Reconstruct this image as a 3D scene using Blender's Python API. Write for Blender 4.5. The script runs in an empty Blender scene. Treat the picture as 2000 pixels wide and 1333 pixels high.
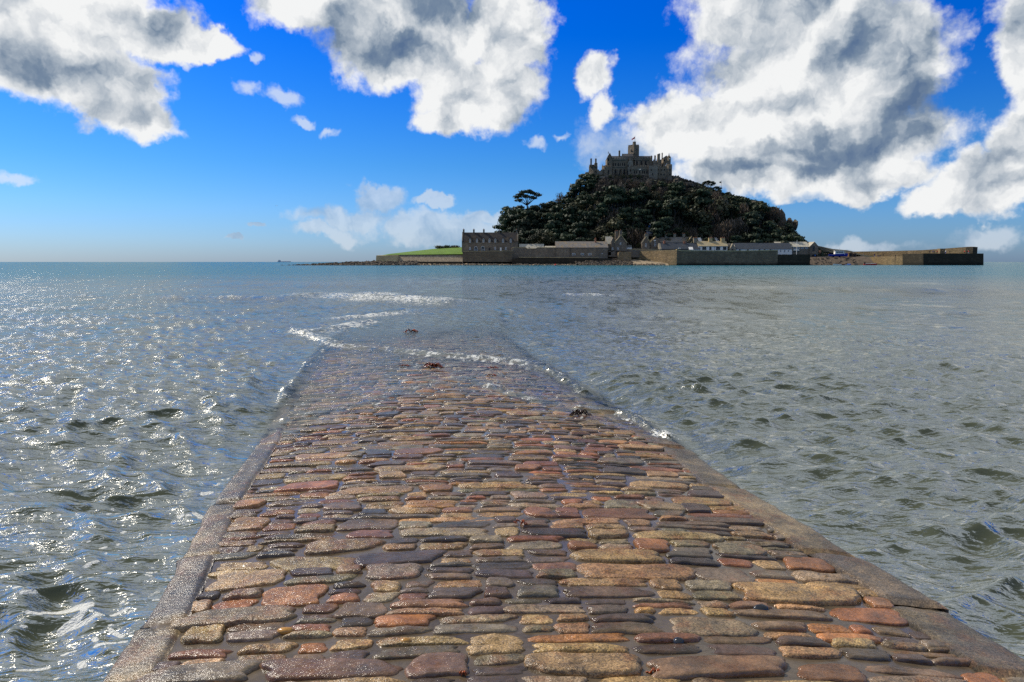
import bpy, math, random
import numpy as np
from mathutils import Vector, Matrix

# ------------------------------------------------------------------ camera, world, sun, exposure
DENOISE = False
SC = bpy.context.scene
COL = SC.collection
F_PX = 1400.0
CZ = 1.72
TH = math.atan(154.5 / F_PX)
cam_d = bpy.data.cameras.new('camera'); cam = bpy.data.objects.new('camera', cam_d); COL.objects.link(cam)
cam_d.lens = 36 * F_PX / 2000; cam_d.sensor_width = 36
cam_d.clip_start = 0.05; cam_d.clip_end = 60000
cam.location = (0, 0, CZ); cam.rotation_euler = (math.pi / 2 - TH, 0, 0)
SC.camera = cam
SC.view_settings.view_transform = 'Standard'; SC.view_settings.look = 'None'
SC.view_settings.gamma = 1; SC.view_settings.exposure = 0.0
SUN_AZ, SUN_EL = math.radians(-60), math.radians(42)

def ray(u, v):
    up = (666.5 - v) / F_PX
    return ((u - 1000) / F_PX, math.cos(TH) + up * math.sin(TH), -math.sin(TH) + up * math.cos(TH))
def P(u, v, Y):
    r = ray(u, v); k = Y / r[1]
    return (r[0] * k, Y, CZ + r[2] * k)
def ZV(v, Y): return P(1000, v, Y)[2]
def XU(u, Y, v=490): return P(u, v, Y)[0]
def G(u, v, z=0.0):
    r = ray(u, v); k = (z - CZ) / r[2]
    return (r[0] * k, r[1] * k)

class NT:
    """small node-graph helper"""
    def __init__(s, tree): s.t = tree; s.n = tree.nodes; s.l = tree.links
    def node(s, typ, **kw):
        n = s.n.new(typ)
        for k, v in kw.items(): setattr(n, k, v)
        return n
    def put(s, sock, val):
        if isinstance(val, bpy.types.NodeSocket): s.l.new(val, sock)
        elif val is not None: sock.default_value = val
    def m(s, op, a, b=None, c=None, clamp=False):
        n = s.node('ShaderNodeMath', operation=op, use_clamp=clamp)
        s.put(n.inputs[0], a); s.put(n.inputs[1], b); s.put(n.inputs[2], c); return n.outputs[0]
    def v(s, op, a, b=None, scale=None):
        n = s.node('ShaderNodeVectorMath', operation=op)
        s.put(n.inputs[0], a); s.put(n.inputs[1], b)
        if scale is not None: s.put(n.inputs['Scale'], scale)
        return n.outputs['Value'] if op in ('LENGTH', 'DOT_PRODUCT') else n.outputs[0]
    def noise(s, vec, scale, detail=4, rough=0.55, dist=0.0, dim='3D', color=False, lac=2.0):
        n = s.node('ShaderNodeTexNoise', noise_dimensions=dim)
        s.put(n.inputs['Vector'], vec); s.put(n.inputs['Scale'], scale); s.put(n.inputs['Detail'], detail)
        s.put(n.inputs['Roughness'], rough); s.put(n.inputs['Distortion'], dist); s.put(n.inputs['Lacunarity'], lac)
        return n.outputs['Color'] if color else n.outputs[0]
    def mr(s, x, a, b, c=0.0, d=1.0, smooth=False):
        n = s.node('ShaderNodeMapRange', interpolation_type='SMOOTHSTEP' if smooth else 'LINEAR')
        s.put(n.inputs[0], x)
        for i, q in enumerate((a, b, c, d)): s.put(n.inputs[i + 1], q)
        return n.outputs[0]
    def mix(s, f, a, b, blend='MIX'):
        n = s.node('ShaderNodeMix', data_type='RGBA', blend_type=blend)
        s.put(n.inputs[0], f)
        s.put(n.inputs[6], (*a, 1) if isinstance(a, tuple) and len(a) == 3 else a)
        s.put(n.inputs[7], (*b, 1) if isinstance(b, tuple) and len(b) == 3 else b)
        return n.outputs[2]
    def xyz(s, x, y, z=0.0):
        n = s.node('ShaderNodeCombineXYZ'); s.put(n.inputs[0], x); s.put(n.inputs[1], y); s.put(n.inputs[2], z); return n.outputs[0]

def azel(u, v):
    r = ray(u, v); return math.atan2(r[0], r[1]), math.atan2(r[2], math.hypot(r[0], r[1]))

def make_world():
    w = bpy.data.worlds.new('World'); SC.world = w; w.use_nodes = True
    w.node_tree.nodes.clear(); g = NT(w.node_tree)
    tc = g.node('ShaderNodeTexCoord').outputs['Generated']
    sep = g.node('ShaderNodeSeparateXYZ'); g.put(sep.inputs[0], tc)
    X, Yy, Z = sep.outputs
    az = g.m('ARCTAN2', X, Yy)
    el = g.m('ARCSINE', Z)
    sky = g.node('ShaderNodeTexSky', sky_type='NISHITA', sun_disc=False)
    sky.sun_elevation = SUN_EL; sky.sun_rotation = SUN_AZ % (2 * math.pi)
    sky.air_density = 1.0; sky.dust_density = 0.6; sky.ozone_density = 3.0
    hs = g.node('ShaderNodeHueSaturation'); g.put(hs.inputs['Color'], sky.outputs[0])
    g.put(hs.inputs['Saturation'], g.m('SUBTRACT', g.mr(el, 0.0, 0.30, 1.2, 1.62), g.mr(el, 0.34, 0.8, 0.0, 0.75)))
    g.put(hs.inputs['Value'], g.m('SUBTRACT', g.mr(el, 0.0, 0.33, 0.97, 0.95), g.mr(el, 0.34, 0.7, 0.0, 0.3)))
    g.put(hs.inputs['Hue'], 0.5)
    tr = g.node('ShaderNodeValToRGB'); g.put(tr.inputs[0], g.mr(el, 0.0, 0.66))
    te = tr.color_ramp.elements; te[0].position = 0; te[0].color = (0.26, 0.385, 0.72, 1); te[1].position = 1; te[1].color = (0.30, 0.42, 0.55, 1)
    q = te.new(0.195); q.color = (0.15, 0.37, 0.64, 1); q = te.new(0.5); q.color = (0.06, 0.37, 0.78, 1); q = te.new(0.56); q.color = (0.19, 0.33, 0.47, 1)
    skyc = g.v('SCALE', g.v('MULTIPLY', hs.outputs[0], tr.outputs[0]), scale=2.0)
    # clouds live in direction space (azimuth, elevation)
    base = g.xyz(az, el, 0.0)
    wn = g.noise(base, 9, 5, 0.62, 0.0, '2D', color=True)
    wn = g.v('SUBTRACT', wn, (0.5, 0.5, 0.5))
    wn2 = g.v('SUBTRACT', g.noise(base, 45, 4, 0.6, 0.0, '2D', color=True), (0.5, 0.5, 0.5))
    p = g.v('ADD', base, g.v('SCALE', wn, scale=0.060))
    p = g.v('ADD', p, g.v('SCALE', wn2, scale=0.014))
    def field(pts, wt=1.0):
        out = None
        for e in pts:
            u, v, a, b = e[:4]; k = e[4] if len(e) > 4 else 1.0
            c = azel(u, v); a_ = abs(azel(u + a / 2, v)[0] - azel(u - a / 2, v)[0]); b_ = abs(azel(u, v + b / 2)[1] - azel(u, v - b / 2)[1])
            d = g.v('LENGTH', g.v('MULTIPLY', g.v('SUBTRACT', p, (c[0], c[1], 0)), (1 / a_, 1 / b_, 0)))
            f = g.m('MULTIPLY', g.m('SUBTRACT', 1.0, d), k)
            out = f if out is None else g.m('SMOOTH_MAX', out, f, 0.12)
        return out
    big = [(120, 30, 300, 100), (30, 100, 130, 90), (200, 170, 130, 80), (390, 92, 85, 34), (300, 60, 120, 70), (285, 245, 60, 34, .5),
           (700, 10, 240, 70), (800, 90, 180, 85), (930, 180, 130, 85), (1000, 60, 80, 100), (880, 235, 70, 34, .8),
           (1560, 10, 230, 120), (1590, 150, 270, 130), (1390, 245, 170, 80), (1610, 280, 250, 90), (1750, 120, 110, 150), (1690, 345, 130, 45), (1480, 345, 150, 45, .8),
           (2040, 90, 100, 190), (2020, 290, 110, 100), (1930, 355, 130, 60), (1830, 395, 80, 30, .7),
           (1158, 145, 46, 38, .7), (1182, 205, 34, 40, .6)]
    # more cloud above and beside the frame, for the reflections
    big += [(2300, 100, 200, 300), (300, -330, 420, 140), (1750, -420, 620, 220), (1100, -700, 500, 160), (-500, 250, 300, 130)]
    small = [(487, 178, 30, 22), (553, 187, 44, 24), (585, 235, 36, 14), (652, 264, 26, 16), (493, 108, 18, 16), (1036, 282, 24, 18), (1085, 262, 24, 16), (30, 350, 48, 18),
             (365, 132, 20, 12)]
    low = [(732, 395, 52, 30), (690, 430, 100, 26, .8), (840, 446, 150, 26, .7), (640, 460, 70, 16, .7), (950, 428, 60, 12, .7), (860, 396, 40, 14), (1940, 458, 60, 18, .45), (1700, 478, 70, 10, .35), (1230, 300, 70, 60, .3),
           (500, 447, 20, 6), (450, 476, 24, 6), (1560, 380, 60, 14)]
    fb = field(big); fs = field(small); fl = field(low)
    def billow(vec):
        w_ = g.v('ADD', vec, g.v('SCALE', wn2, scale=0.02))
        vn = g.node('ShaderNodeTexVoronoi', feature='SMOOTH_F1', voronoi_dimensions='2D'); g.put(vn.inputs['Vector'], w_); vn.inputs['Scale'].default_value = 16
        vn.inputs['Detail'].default_value = 4; vn.inputs['Roughness'].default_value = 0.55; vn.inputs['Lacunarity'].default_value = 2.1; vn.inputs['Smoothness'].default_value = 0.5; vn.normalize = True
        a_ = g.m('MULTIPLY', g.m('SUBTRACT', 0.62, vn.outputs['Distance']), 0.75)
        return g.m('ADD', g.m('MULTIPLY', g.noise(vec, 12, 9, 0.60, 0.0, '2D'), 0.75), g.m('ADD', a_, 0.12))
    n1 = billow(base)
    ns = g.noise(p, 10, 5, 0.52, 0.0, '2D'); nso = g.noise(g.v('ADD', p, (-0.010, 0.020, 0)), 10, 5, 0.52, 0.0, '2D')
    n2 = g.noise(base, 5, 5, 0.6, 0.0, '2D')
    n1c = g.m('SUBTRACT', n1, 0.56)
    db = g.m('ADD', g.m('MULTIPLY', fb, 1.5), g.m('ADD', g.m('MULTIPLY', n1c, 1.3), -0.02))
    # scattered cloud high above the picture
    gap = g.m('MULTIPLY', g.m('EXPONENT', g.m('MULTIPLY', g.m('POWER', g.m('ABSOLUTE', g.m('DIVIDE', g.m('SUBTRACT', az, -0.05), 0.24)), 2.0), -1.0)), 0.30)
    hi = g.m('MULTIPLY', g.mr(el, 0.335, 0.40), g.mr(g.m('SUBTRACT', g.noise(tc, 3.2, 5, 0.6), gap), 0.27, 0.42, smooth=True))
    ab = g.m('MAXIMUM', g.mr(db, 0.0, 0.48, smooth=True), g.m('MULTIPLY', hi, 0.9))
    as_ = g.mr(g.m('ADD', g.m('MULTIPLY', fs, 0.9), g.m('MULTIPLY', n1c, 1.3)), 0.28, 0.90, 0, 0.66, smooth=True)
    al = g.mr(g.m('ADD', g.m('MULTIPLY', fl, 0.9), g.m('MULTIPLY', n1c, 1.2)), 0.02, 0.45, 0, 0.66, smooth=True)
    relief = g.m('ADD', g.m('MULTIPLY', g.m('SUBTRACT', ns, nso), 2.1), g.m('MULTIPLY', g.m('SUBTRACT', n1, 0.56), 0.9))
    dark = field([(60, 110, 170, 70), (720, 90, 200, 70), (880, 20, 160, 60), (1750, 70, 170, 95, 1.1), (1440, 335, 110, 22, .9), (1690, 275, 240, 62, 1.25), (1560, 205, 90, 40, .6), (1800, 215, 110, 60), (2000, 350, 130, 30), (1560, -80, 400, 90, .7),
                  (1980, 60, 60, 60, .7), (1600, 330, 130, 22, .8), (300, -330, 300, 100), (1750, -420, 450, 160), (250, 30, 120, 40, .6)])
    dk = g.mr(g.m('ADD', dark, g.m('MULTIPLY', g.m('SUBTRACT', n2, 0.5), 0.8)), -0.05, 0.75, smooth=True)
    thick = g.mr(db, 0.15, 1.3, 0, 0.20)
    br = g.m('ADD', g.m('SUBTRACT', g.m('SUBTRACT', 0.82, g.m('MULTIPLY', dk, 0.42)), thick), relief)
    br = g.m('SUBTRACT', g.mr(br, 0.0, 1.0), g.mr(el, 0.34, 0.5, 0.0, 0.40))
    cr = g.node('ShaderNodeValToRGB'); g.put(cr.inputs[0], br)
    e = cr.color_ramp.elements
    e[0].position = 0; e[0].color = (0.10, 0.165, 0.29, 1); e[1].position = 1; e[1].color = (0.90, 0.91, 0.91, 1)
    for pos, c in ((0.3, (0.19, 0.26, 0.36)), (0.55, (0.42, 0.48, 0.55)), (0.8, (0.70, 0.73, 0.76))):
        q = e.new(pos); q.color = (*c, 1)
    STR = 0.10
    cloudc = g.v('SCALE', cr.outputs[0], scale=1 / STR)
    lowc = g.mix(g.mr(relief, -0.22, 0.30), (3.4, 4.5, 6.0), (6.6, 7.3, 8.1))
    c = g.mix(al, skyc, lowc)
    c = g.mix(as_, c, (7.5, 8.2, 9.0))
    c = g.mix(ab, c, cloudc)
    bg = g.node('ShaderNodeBackground'); g.put(bg.inputs[0], c); g.put(bg.inputs[1], STR)
    o = g.node('ShaderNodeOutputWorld'); g.l.new(bg.outputs[0], o.inputs[0])
    w.cycles.sampling_method = 'MANUAL'; w.cycles.sample_map_resolution = 512
make_world()
sun_d = bpy.data.lights.new('sun', 'SUN'); sun = bpy.data.objects.new('sun', sun_d); COL.objects.link(sun)
sun_d.energy = 4.2; sun_d.angle = math.radians(0.53); sun_d.color = (1.0, 0.93, 0.82)
sdir = Vector((math.sin(SUN_AZ) * math.cos(SUN_EL), math.cos(SUN_AZ) * math.cos(SUN_EL), math.sin(SUN_EL)))
sun.rotation_euler = sdir.to_track_quat('Z', 'Y').to_euler()
SC.cycles.max_bounces = 6; SC.cycles.transparent_max_bounces = 8
SC.cycles.diffuse_bounces = 2; SC.cycles.glossy_bounces = 3
SC.cycles.caustics_reflective = False; SC.cycles.caustics_refractive = False
SC.cycles.sample_clamp_indirect = 4; SC.cycles.sample_clamp_direct = 11; SC.cycles.use_denoising = DENOISE
SC.cycles.denoising_input_passes = 'RGB_ALBEDO_NORMAL'; SC.cycles.denoising_prefilter = 'ACCURATE'

# ------------------------------------------------------------------ materials
def new_mat(name):
    m = bpy.data.materials.new(name); m.use_nodes = True; m.node_tree.nodes.clear(); g = NT(m.node_tree)
    out = g.node('ShaderNodeOutputMaterial'); bs = g.node('ShaderNodeBsdfPrincipled'); g.l.new(bs.outputs[0], out.inputs[0])
    return m, g, bs, out
def bump(g, bs, h, strength=0.5, dist=0.05):
    b = g.node('ShaderNodeBump'); g.put(b.inputs['Strength'], strength); g.put(b.inputs['Distance'], dist); g.put(b.inputs['Height'], h)
    g.l.new(b.outputs[0], bs.inputs['Normal']); return b
def pos(g): return g.node('ShaderNodeNewGeometry').outputs['Position']

def mat_simple(name, c, rough=0.7, var=0.25, scale=2.0, spec=0.3):
    m, g, bs, o = new_mat(name)
    n = g.noise(pos(g), scale, 5, 0.6)
    k = g.mr(n, 0.25, 0.75, 1 - var, 1 + var)
    mx = g.node('ShaderNodeVectorMath', operation='SCALE'); mx.inputs[0].default_value = c; g.put(mx.inputs['Scale'], k)
    g.put(bs.inputs['Base Color'], mx.outputs[0]); bs.inputs['Roughness'].default_value = rough
    bs.inputs['Specular IOR Level'].default_value = spec
    return m
def mat_stone(name, c, c2, scale=0.9, tide=None, rough=0.85, lichen=None):
    """rubble masonry: voronoi stones with mortar, weather stains; tide = height below which weed darkens it"""
    m, g, bs, o = new_mat(name)
    p0 = pos(g)
    p = g.v('MULTIPLY', p0, (1, 1, 1.6))
    vo = g.node('ShaderNodeTexVoronoi', feature='F1'); g.put(vo.inputs['Vector'], p); g.put(vo.inputs['Scale'], scale)
    ve = g.node('ShaderNodeTexVoronoi', feature='DISTANCE_TO_EDGE'); g.put(ve.inputs['Vector'], p); g.put(ve.inputs['Scale'], scale)
    sv = g.node('ShaderNodeSeparateColor'); g.put(sv.inputs[0], vo.outputs['Color'])
    col = g.mix(sv.outputs[0], tuple(c), tuple(c2))
    st = g.noise(g.v('MULTIPLY', p0, (1, 1, 0.3)), 0.35, 5, 0.6)
    col = g.mix(g.mr(st, 0.35, 0.7, 0, 0.6), col, tuple(x * 0.5 for x in c))
    col = g.mix(g.mr(sv.outputs[1], 0.0, 1.0, 0.0, 0.45), col, tuple(x * 0.55 for x in c2))
    col = g.mix(g.mr(ve.outputs[0], 0.0, 0.07, 0.55, 0), col, tuple(x * 0.35 for x in c))
    if lichen:
        ln = g.noise(p0, 0.8, 5, 0.7)
        col = g.mix(g.mr(ln, 0.52, 0.66, 0, 0.7), col, lichen)
    if tide is not None:
        z = g.node('ShaderNodeSeparateXYZ'); g.put(z.inputs[0], p0)
        tn = g.m('ADD', z.outputs[2], g.m('MULTIPLY', g.noise(p0, 0.4, 4, 0.6), 1.6))
        col = g.mix(g.mr(tn, tide - 0.2, tide + 1.2, 1, 0), col, (0.014, 0.013, 0.009))
    g.put(bs.inputs['Base Color'], col); bs.inputs['Roughness'].default_value = rough; bs.inputs['Specular IOR Level'].default_value = 0.2
    bump(g, bs, ve.outputs[0], 0.6, 0.25)
    return m
def mat_roof(name, c, c2, lichen=(0.42, 0.26, 0.08), lk=0.5, rough=0.55):
    m, g, bs, o = new_mat(name); p0 = pos(g)
    br = g.node('ShaderNodeTexBrick'); g.put(br.inputs['Vector'], g.v('MULTIPLY', g.xyz(*sepxyz(g, p0, (0, 2))), (1, 1, 1)))
    br.inputs['Color1'].default_value = (*c, 1); br.inputs['Color2'].default_value = (*c2, 1); br.inputs['Mortar'].default_value = (*[x * .45 for x in c], 1)
    br.inputs['Scale'].default_value = 1.0; br.inputs['Brick Width'].default_value = 0.5; br.inputs['Row Height'].default_value = 0.28; br.inputs['Mortar Size'].default_value = 0.02
    col = g.mix(g.mr(g.noise(p0, 0.5, 6, 0.7), 0.5, 0.62, 0, lk), br.outputs[0], lichen)
    col = g.mix(g.mr(g.noise(g.v('MULTIPLY', p0, (1, .2, .2)), 1.1, 4, 0.7), 0.4, 0.7, 0, 0.4), col, tuple(x * .6 for x in c))
    g.put(bs.inputs['Base Color'], col); bs.inputs['Roughness'].default_value = rough; bs.inputs['Specular IOR Level'].default_value = 0.15
    return m
def sepxyz(g, p, idx):
    s = g.node('ShaderNodeSeparateXYZ'); g.put(s.inputs[0], p); return [s.outputs[i] for i in idx]
def mat_leaf(name, c1, c2, c3):
    m, g, bs, o = new_mat(name)
    oi = g.node('ShaderNodeObjectInfo').outputs['Random']
    n = g.noise(pos(g), 0.45, 3, 0.6)
    col = g.mix(g.mr(n, 0.35, 0.65), c1, c2)
    col = g.mix(g.m('MULTIPLY', oi, 0.7), col, c3)
    col = g.v('SCALE', col, scale=g.m('MULTIPLY', g.mr(g.noise(pos(g), 0.045, 3, 0.6), 0.35, 0.65, 0.5, 1.45), g.mr(oi, 0, 1, 0.7, 1.3)))
    g.put(bs.inputs['Base Color'], col); bs.inputs['Roughness'].default_value = 0.6; bs.inputs['Specular IOR Level'].default_value = 0.25
    return m
M = {}
M['castle'] = mat_stone('castle_granite', (0.22, 0.172, 0.118), (0.32, 0.25, 0.172), 0.7)
M['castle_pale'] = mat_stone('pale_granite', (0.27, 0.23, 0.17), (0.38, 0.31, 0.23), 0.7)
M['stone'] = mat_stone('house_stone', (0.20, 0.16, 0.12), (0.31, 0.25, 0.18), 0.9)
M['stone_pale'] = mat_stone('pale_house_stone', (0.30, 0.26, 0.19), (0.40, 0.34, 0.25), 0.9)
M['seawall'] = mat_stone('sea_wall_stone', (0.17, 0.13, 0.085), (0.27, 0.21, 0.13), 0.8, tide=1.3)
M['quay'] = mat_stone('quay_stone', (0.26, 0.19, 0.10), (0.38, 0.27, 0.15), 0.55, tide=0.2, lichen=(0.36, 0.24, 0.10))
M['quay_dark'] = mat_stone('weedy_quay_stone', (0.036, 0.031, 0.021), (0.07, 0.058, 0.038), 0.55, tide=1.5)
M['coping'] = mat_stone('coping_stone', (0.55, 0.43, 0.22), (0.62, 0.48, 0.26), 0.6)  # base colour brightened to give the unlit coping a sunlit look
M['roof'] = mat_roof('lichened_slate', (0.20, 0.18, 0.16), (0.27, 0.24, 0.21))
M['roof_pale'] = mat_roof('pale_slate', (0.48, 0.44, 0.34), (0.56, 0.51, 0.41), lk=0.25)
M['roof_ochre'] = mat_roof('ochre_slate', (0.42, 0.34, 0.2), (0.50, 0.42, 0.27), lk=0.6)
M['roof_slate'] = mat_roof('brown_slate', (0.045, 0.040, 0.040), (0.065, 0.058, 0.055), lk=0.12, rough=.8)
M['void'] = mat_simple('dark_window', (0.012, 0.012, 0.012), 0.6, 0.3, 1.0, 0.2)
M['roof_dark'] = mat_roof('dark_slate', (0.05, 0.06, 0.075), (0.075, 0.085, 0.10), lk=0.05)
M['roof_castle'] = mat_roof('castle_slate', (0.06, 0.065, 0.075), (0.09, 0.095, 0.105), lk=0.15)
M['white'] = mat_simple('whitewash', (0.88, 0.83, 0.73), 0.8, 0.08, 0.8)
M['frame'] = mat_simple('white_paint', (0.75, 0.75, 0.73), 0.5, 0.05)
M['pane'] = mat_simple('window_glass', (0.02, 0.025, 0.03), 0.12, 0.3, 1.0, 0.5)
M['door'] = mat_simple('dark_door', (0.05, 0.035, 0.025), 0.6)
M['pot'] = mat_simple('clay_pot', (0.38, 0.16, 0.09), 0.8)
M['grass'] = mat_simple('field_grass', (0.105, 0.185, 0.016), 0.9, 0.35, 0.25)
M['bark'] = mat_simple('bark', (0.05, 0.038, 0.028), 0.9)
M['rock'] = mat_stone('outcrop_rock', (0.10, 0.085, 0.065), (0.17, 0.14, 0.10), 0.35)
M['shore'] = mat_simple('shore_rock', (0.11, 0.085, 0.06), 0.8, 0.8, 0.8)
M['shore_pale'] = mat_simple('beach_shingle', (0.30, 0.23, 0.15), 0.9, 0.7, 1.6)
M['slip'] = mat_simple('wet_slipway', (0.12, 0.088, 0.060), 0.9, 0.5, 0.5)
M['sand'] = mat_simple('beach_sand', (0.36, 0.24, 0.16), 0.9, 0.25, 0.4)
M['evergreen'] = mat_leaf('evergreen_leaves', (0.0117, 0.0257, 0.0117), (0.0351, 0.0562, 0.0211), (0.0413, 0.0491, 0.0234))
M['olive'] = mat_leaf('olive_leaves', (0.0324, 0.0432, 0.0151), (0.0706, 0.0756, 0.0274), (0.0598, 0.0454, 0.0238))
M['brown'] = mat_leaf('bare_twigs', (0.0748, 0.0506, 0.0330), (0.1331, 0.0924, 0.0627), (0.1045, 0.0891, 0.0671))
M['bright'] = mat_leaf('bright_leaves', (0.066, 0.110, 0.022), (0.132, 0.176, 0.044), (0.110, 0.132, 0.055))
M['red'] = mat_simple('red_paint', (0.62, 0.03, 0.02), 0.4, 0.1)
M['blue'] = mat_simple('blue_paint', (0.015, 0.03, 0.30), 0.35, 0.1)
M['lblue'] = mat_simple('light_blue_paint', (0.03, 0.17, 0.55), 0.4, 0.1)
M['dark'] = mat_simple('dark_cloth', (0.015, 0.015, 0.02), 0.8)
M['skin'] = mat_simple('skin', (0.45, 0.28, 0.2), 0.6, 0.05)
M['grey'] = mat_simple('grey_paint', (0.35, 0.36, 0.37), 0.5)
M['haze_grey'] = mat_simple('hazed_ship_grey', (0.42, 0.50, 0.58), 0.6, 0.05)  # distance haze is mixed into this pale grey
M['wood'] = mat_simple('timber', (0.16, 0.09, 0.045), 0.8)
M['feather'] = mat_simple('white_feather', (0.80, 0.80, 0.80), 0.8, 0.03)
M['wing_grey'] = mat_simple('grey_feather', (0.32, 0.33, 0.35), 0.8, 0.1)

# ------------------------------------------------------------------ object helpers
def tag(o, label=None, cat=None, group=None, kind=None):
    if label: o['label'] = label
    if cat: o['category'] = cat
    if group: o['group'] = group
    if kind: o['kind'] = kind
    return o
def thing(name, loc, label, cat, group=None, rz=0):
    o = bpy.data.objects.new(name, None); COL.objects.link(o); o.location = loc; o.rotation_euler = (0, 0, rz)
    o.empty_display_size = 0.5
    return tag(o, label, cat, group)
def base_of(o):
    v = Vector((0, 0, 0))
    while o is not None: v += o.location; o = o.parent
    return v
def link_mesh(name, verts, faces, mat, parent=None, smooth=False, local=False):
    me = bpy.data.meshes.new(name)
    vs = np.asarray(verts, dtype=float)
    if parent is not None and not local: vs = vs - np.array(base_of(parent))
    me.from_pydata(vs.tolist(), [], faces)
    if mat is not None: me.materials.append(mat)
    if smooth: me.polygons.foreach_set('use_smooth', [True] * len(me.polygons))
    me.update()
    o = bpy.data.objects.new(name, me); COL.objects.link(o); o.parent = parent
    return o
def fast_mesh(name, V, Q, mat, smooth=True, attrs=None, cols=None, parent=None):
    """V (n,3) array, Q (m,4) int array"""
    me = bpy.data.meshes.new(name); n, m = len(V), len(Q)
    k = Q.shape[1]
    me.vertices.add(n); me.vertices.foreach_set('co', np.ascontiguousarray(V, dtype=np.float32).ravel())
    me.loops.add(m * k); me.loops.foreach_set('vertex_index', np.ascontiguousarray(Q, dtype=np.int32).ravel())
    me.polygons.add(m); me.polygons.foreach_set('loop_start', np.arange(0, m * k, k, dtype=np.int32))
    me.polygons.foreach_set('use_smooth', np.full(m, smooth, dtype=bool))
    me.update(calc_edges=True); me.validate()
    for nm, a in (attrs or {}).items():
        at = me.attributes.new(nm, 'FLOAT', 'POINT'); at.data.foreach_set('value', np.ascontiguousarray(a, dtype=np.float32))
    for nm, a in (cols or {}).items():
        at = me.color_attributes.new(nm, 'FLOAT_COLOR', 'POINT'); at.data.foreach_set('color', np.ascontiguousarray(a, dtype=np.float32).ravel())
    if mat: me.materials.append(mat)
    o = bpy.data.objects.new(name, me); COL.objects.link(o); o.parent = parent
    return o
class MB:
    def __init__(s): s.v = []; s.f = []
    def add(s, vs, fs):
        b = len(s.v); s.v += [tuple(x) for x in vs]; s.f += [tuple(i + b for i in f) for f in fs]; return s
    def box(s, x0, x1, y0, y1, z0, z1):
        return s.add([(x0, y0, z0), (x1, y0, z0), (x1, y1, z0), (x0, y1, z0), (x0, y0, z1), (x1, y0, z1), (x1, y1, z1), (x0, y1, z1)],
                     [(0, 3, 2, 1), (4, 5, 6, 7), (0, 1, 5, 4), (1, 2, 6, 5), (2, 3, 7, 6), (3, 0, 4, 7)])
    def prism(s, poly, y0, y1):
        """poly of (x,z), counter-clockwise seen from -y"""
        n = len(poly); vs = [(x, y0, z) for x, z in poly] + [(x, y1, z) for x, z in poly]
        fs = [tuple(range(n)), tuple(range(2 * n - 1, n - 1, -1))] + [(i, i + n, (i + 1) % n + n, (i + 1) % n) for i in range(n)]
        return s.add(vs, fs)
    def prismx(s, poly, x0, x1):
        n = len(poly); vs = [(x0, y, z) for y, z in poly] + [(x1, y, z) for y, z in poly]
        fs = [tuple(range(n - 1, -1, -1)), tuple(range(n, 2 * n))] + [(i, (i + 1) % n, (i + 1) % n + n, i + n) for i in range(n)]
        return s.add(vs, fs)
    def prismz(s, poly, z0, z1):
        n = len(poly); vs = [(x, y, z0) for x, y in poly] + [(x, y, z1) for x, y in poly]
        fs = [tuple(range(n - 1, -1, -1)), tuple(range(n, 2 * n))] + [(i, (i + 1) % n, (i + 1) % n + n, i + n) for i in range(n)]
        return s.add(vs, fs)
    def tube(s, pts, rad, n=8, cap=True):
        P_ = [Vector(p) for p in pts]; b = len(s.v)
        for i, p in enumerate(P_):
            d = (P_[min(i + 1, len(P_) - 1)] - P_[max(i - 1, 0)]).normalized()
            a = d.cross(Vector((0, 0, 1)) if abs(d.z) < 0.9 else Vector((0, 1, 0))).normalized(); c = d.cross(a)
            r = rad[i] if hasattr(rad, '__len__') else rad
            for k in range(n):
                t = 2 * math.pi * k / n; s.v.append(tuple(p + a * math.cos(t) * r + c * math.sin(t) * r))
        for i in range(len(P_) - 1):
            for k in range(n):
                s.f.append((b + i * n + k, b + i * n + (k + 1) % n, b + (i + 1) * n + (k + 1) % n, b + (i + 1) * n + k))
        if cap:
            s.f.append(tuple(b + k for k in range(n))); s.f.append(tuple(b + (len(P_) - 1) * n + k for k in range(n - 1, -1, -1)))
        return s
    def blob(s, c, r, seed=0, sub=(8, 5), amp=0.2):
        rn = random.Random(seed); nu, nv = sub; vs = []; fs = []
        ph = [rn.uniform(0, 6.28) for _ in range(6)]
        for j in range(nv + 1):
            la = -math.pi / 2 + math.pi * j / nv
            for i in range(nu):
                lo = 2 * math.pi * i / nu
                k = 1 + amp * (math.sin(2 * lo + ph[0]) * .4 + math.sin(3 * lo + ph[1] + la) * .4 + math.sin(4 * la + ph[2]) * .4) + rn.uniform(-amp, amp) * .5
                vs.append((c[0] + r[0] * k * math.cos(la) * math.cos(lo), c[1] + r[1] * k * math.cos(la) * math.sin(lo), c[2] + r[2] * k * math.sin(la)))
        for j in range(nv):
            for i in range(nu):
                fs.append((j * nu + i, j * nu + (i + 1) % nu, (j + 1) * nu + (i + 1) % nu, (j + 1) * nu + i))
        return s.add(vs, fs)
    def cone(s, c, r0, r1, z0, z1, n=8):
        vs = [(c[0] + r0 * math.cos(2 * math.pi * k / n), c[1] + r0 * math.sin(2 * math.pi * k / n), z0) for k in range(n)]
        vs += [(c[0] + r1 * math.cos(2 * math.pi * k / n), c[1] + r1 * math.sin(2 * math.pi * k / n), z1) for k in range(n)]
        fs = [(k, (k + 1) % n, (k + 1) % n + n, k + n) for k in range(n)] + [tuple(range(n - 1, -1, -1)), tuple(range(n, 2 * n))]
        return s.add(vs, fs)
    def build(s, name, mat, parent=None, smooth=False):
        return link_mesh(name, s.v, s.f, mat, parent, smooth)

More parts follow.
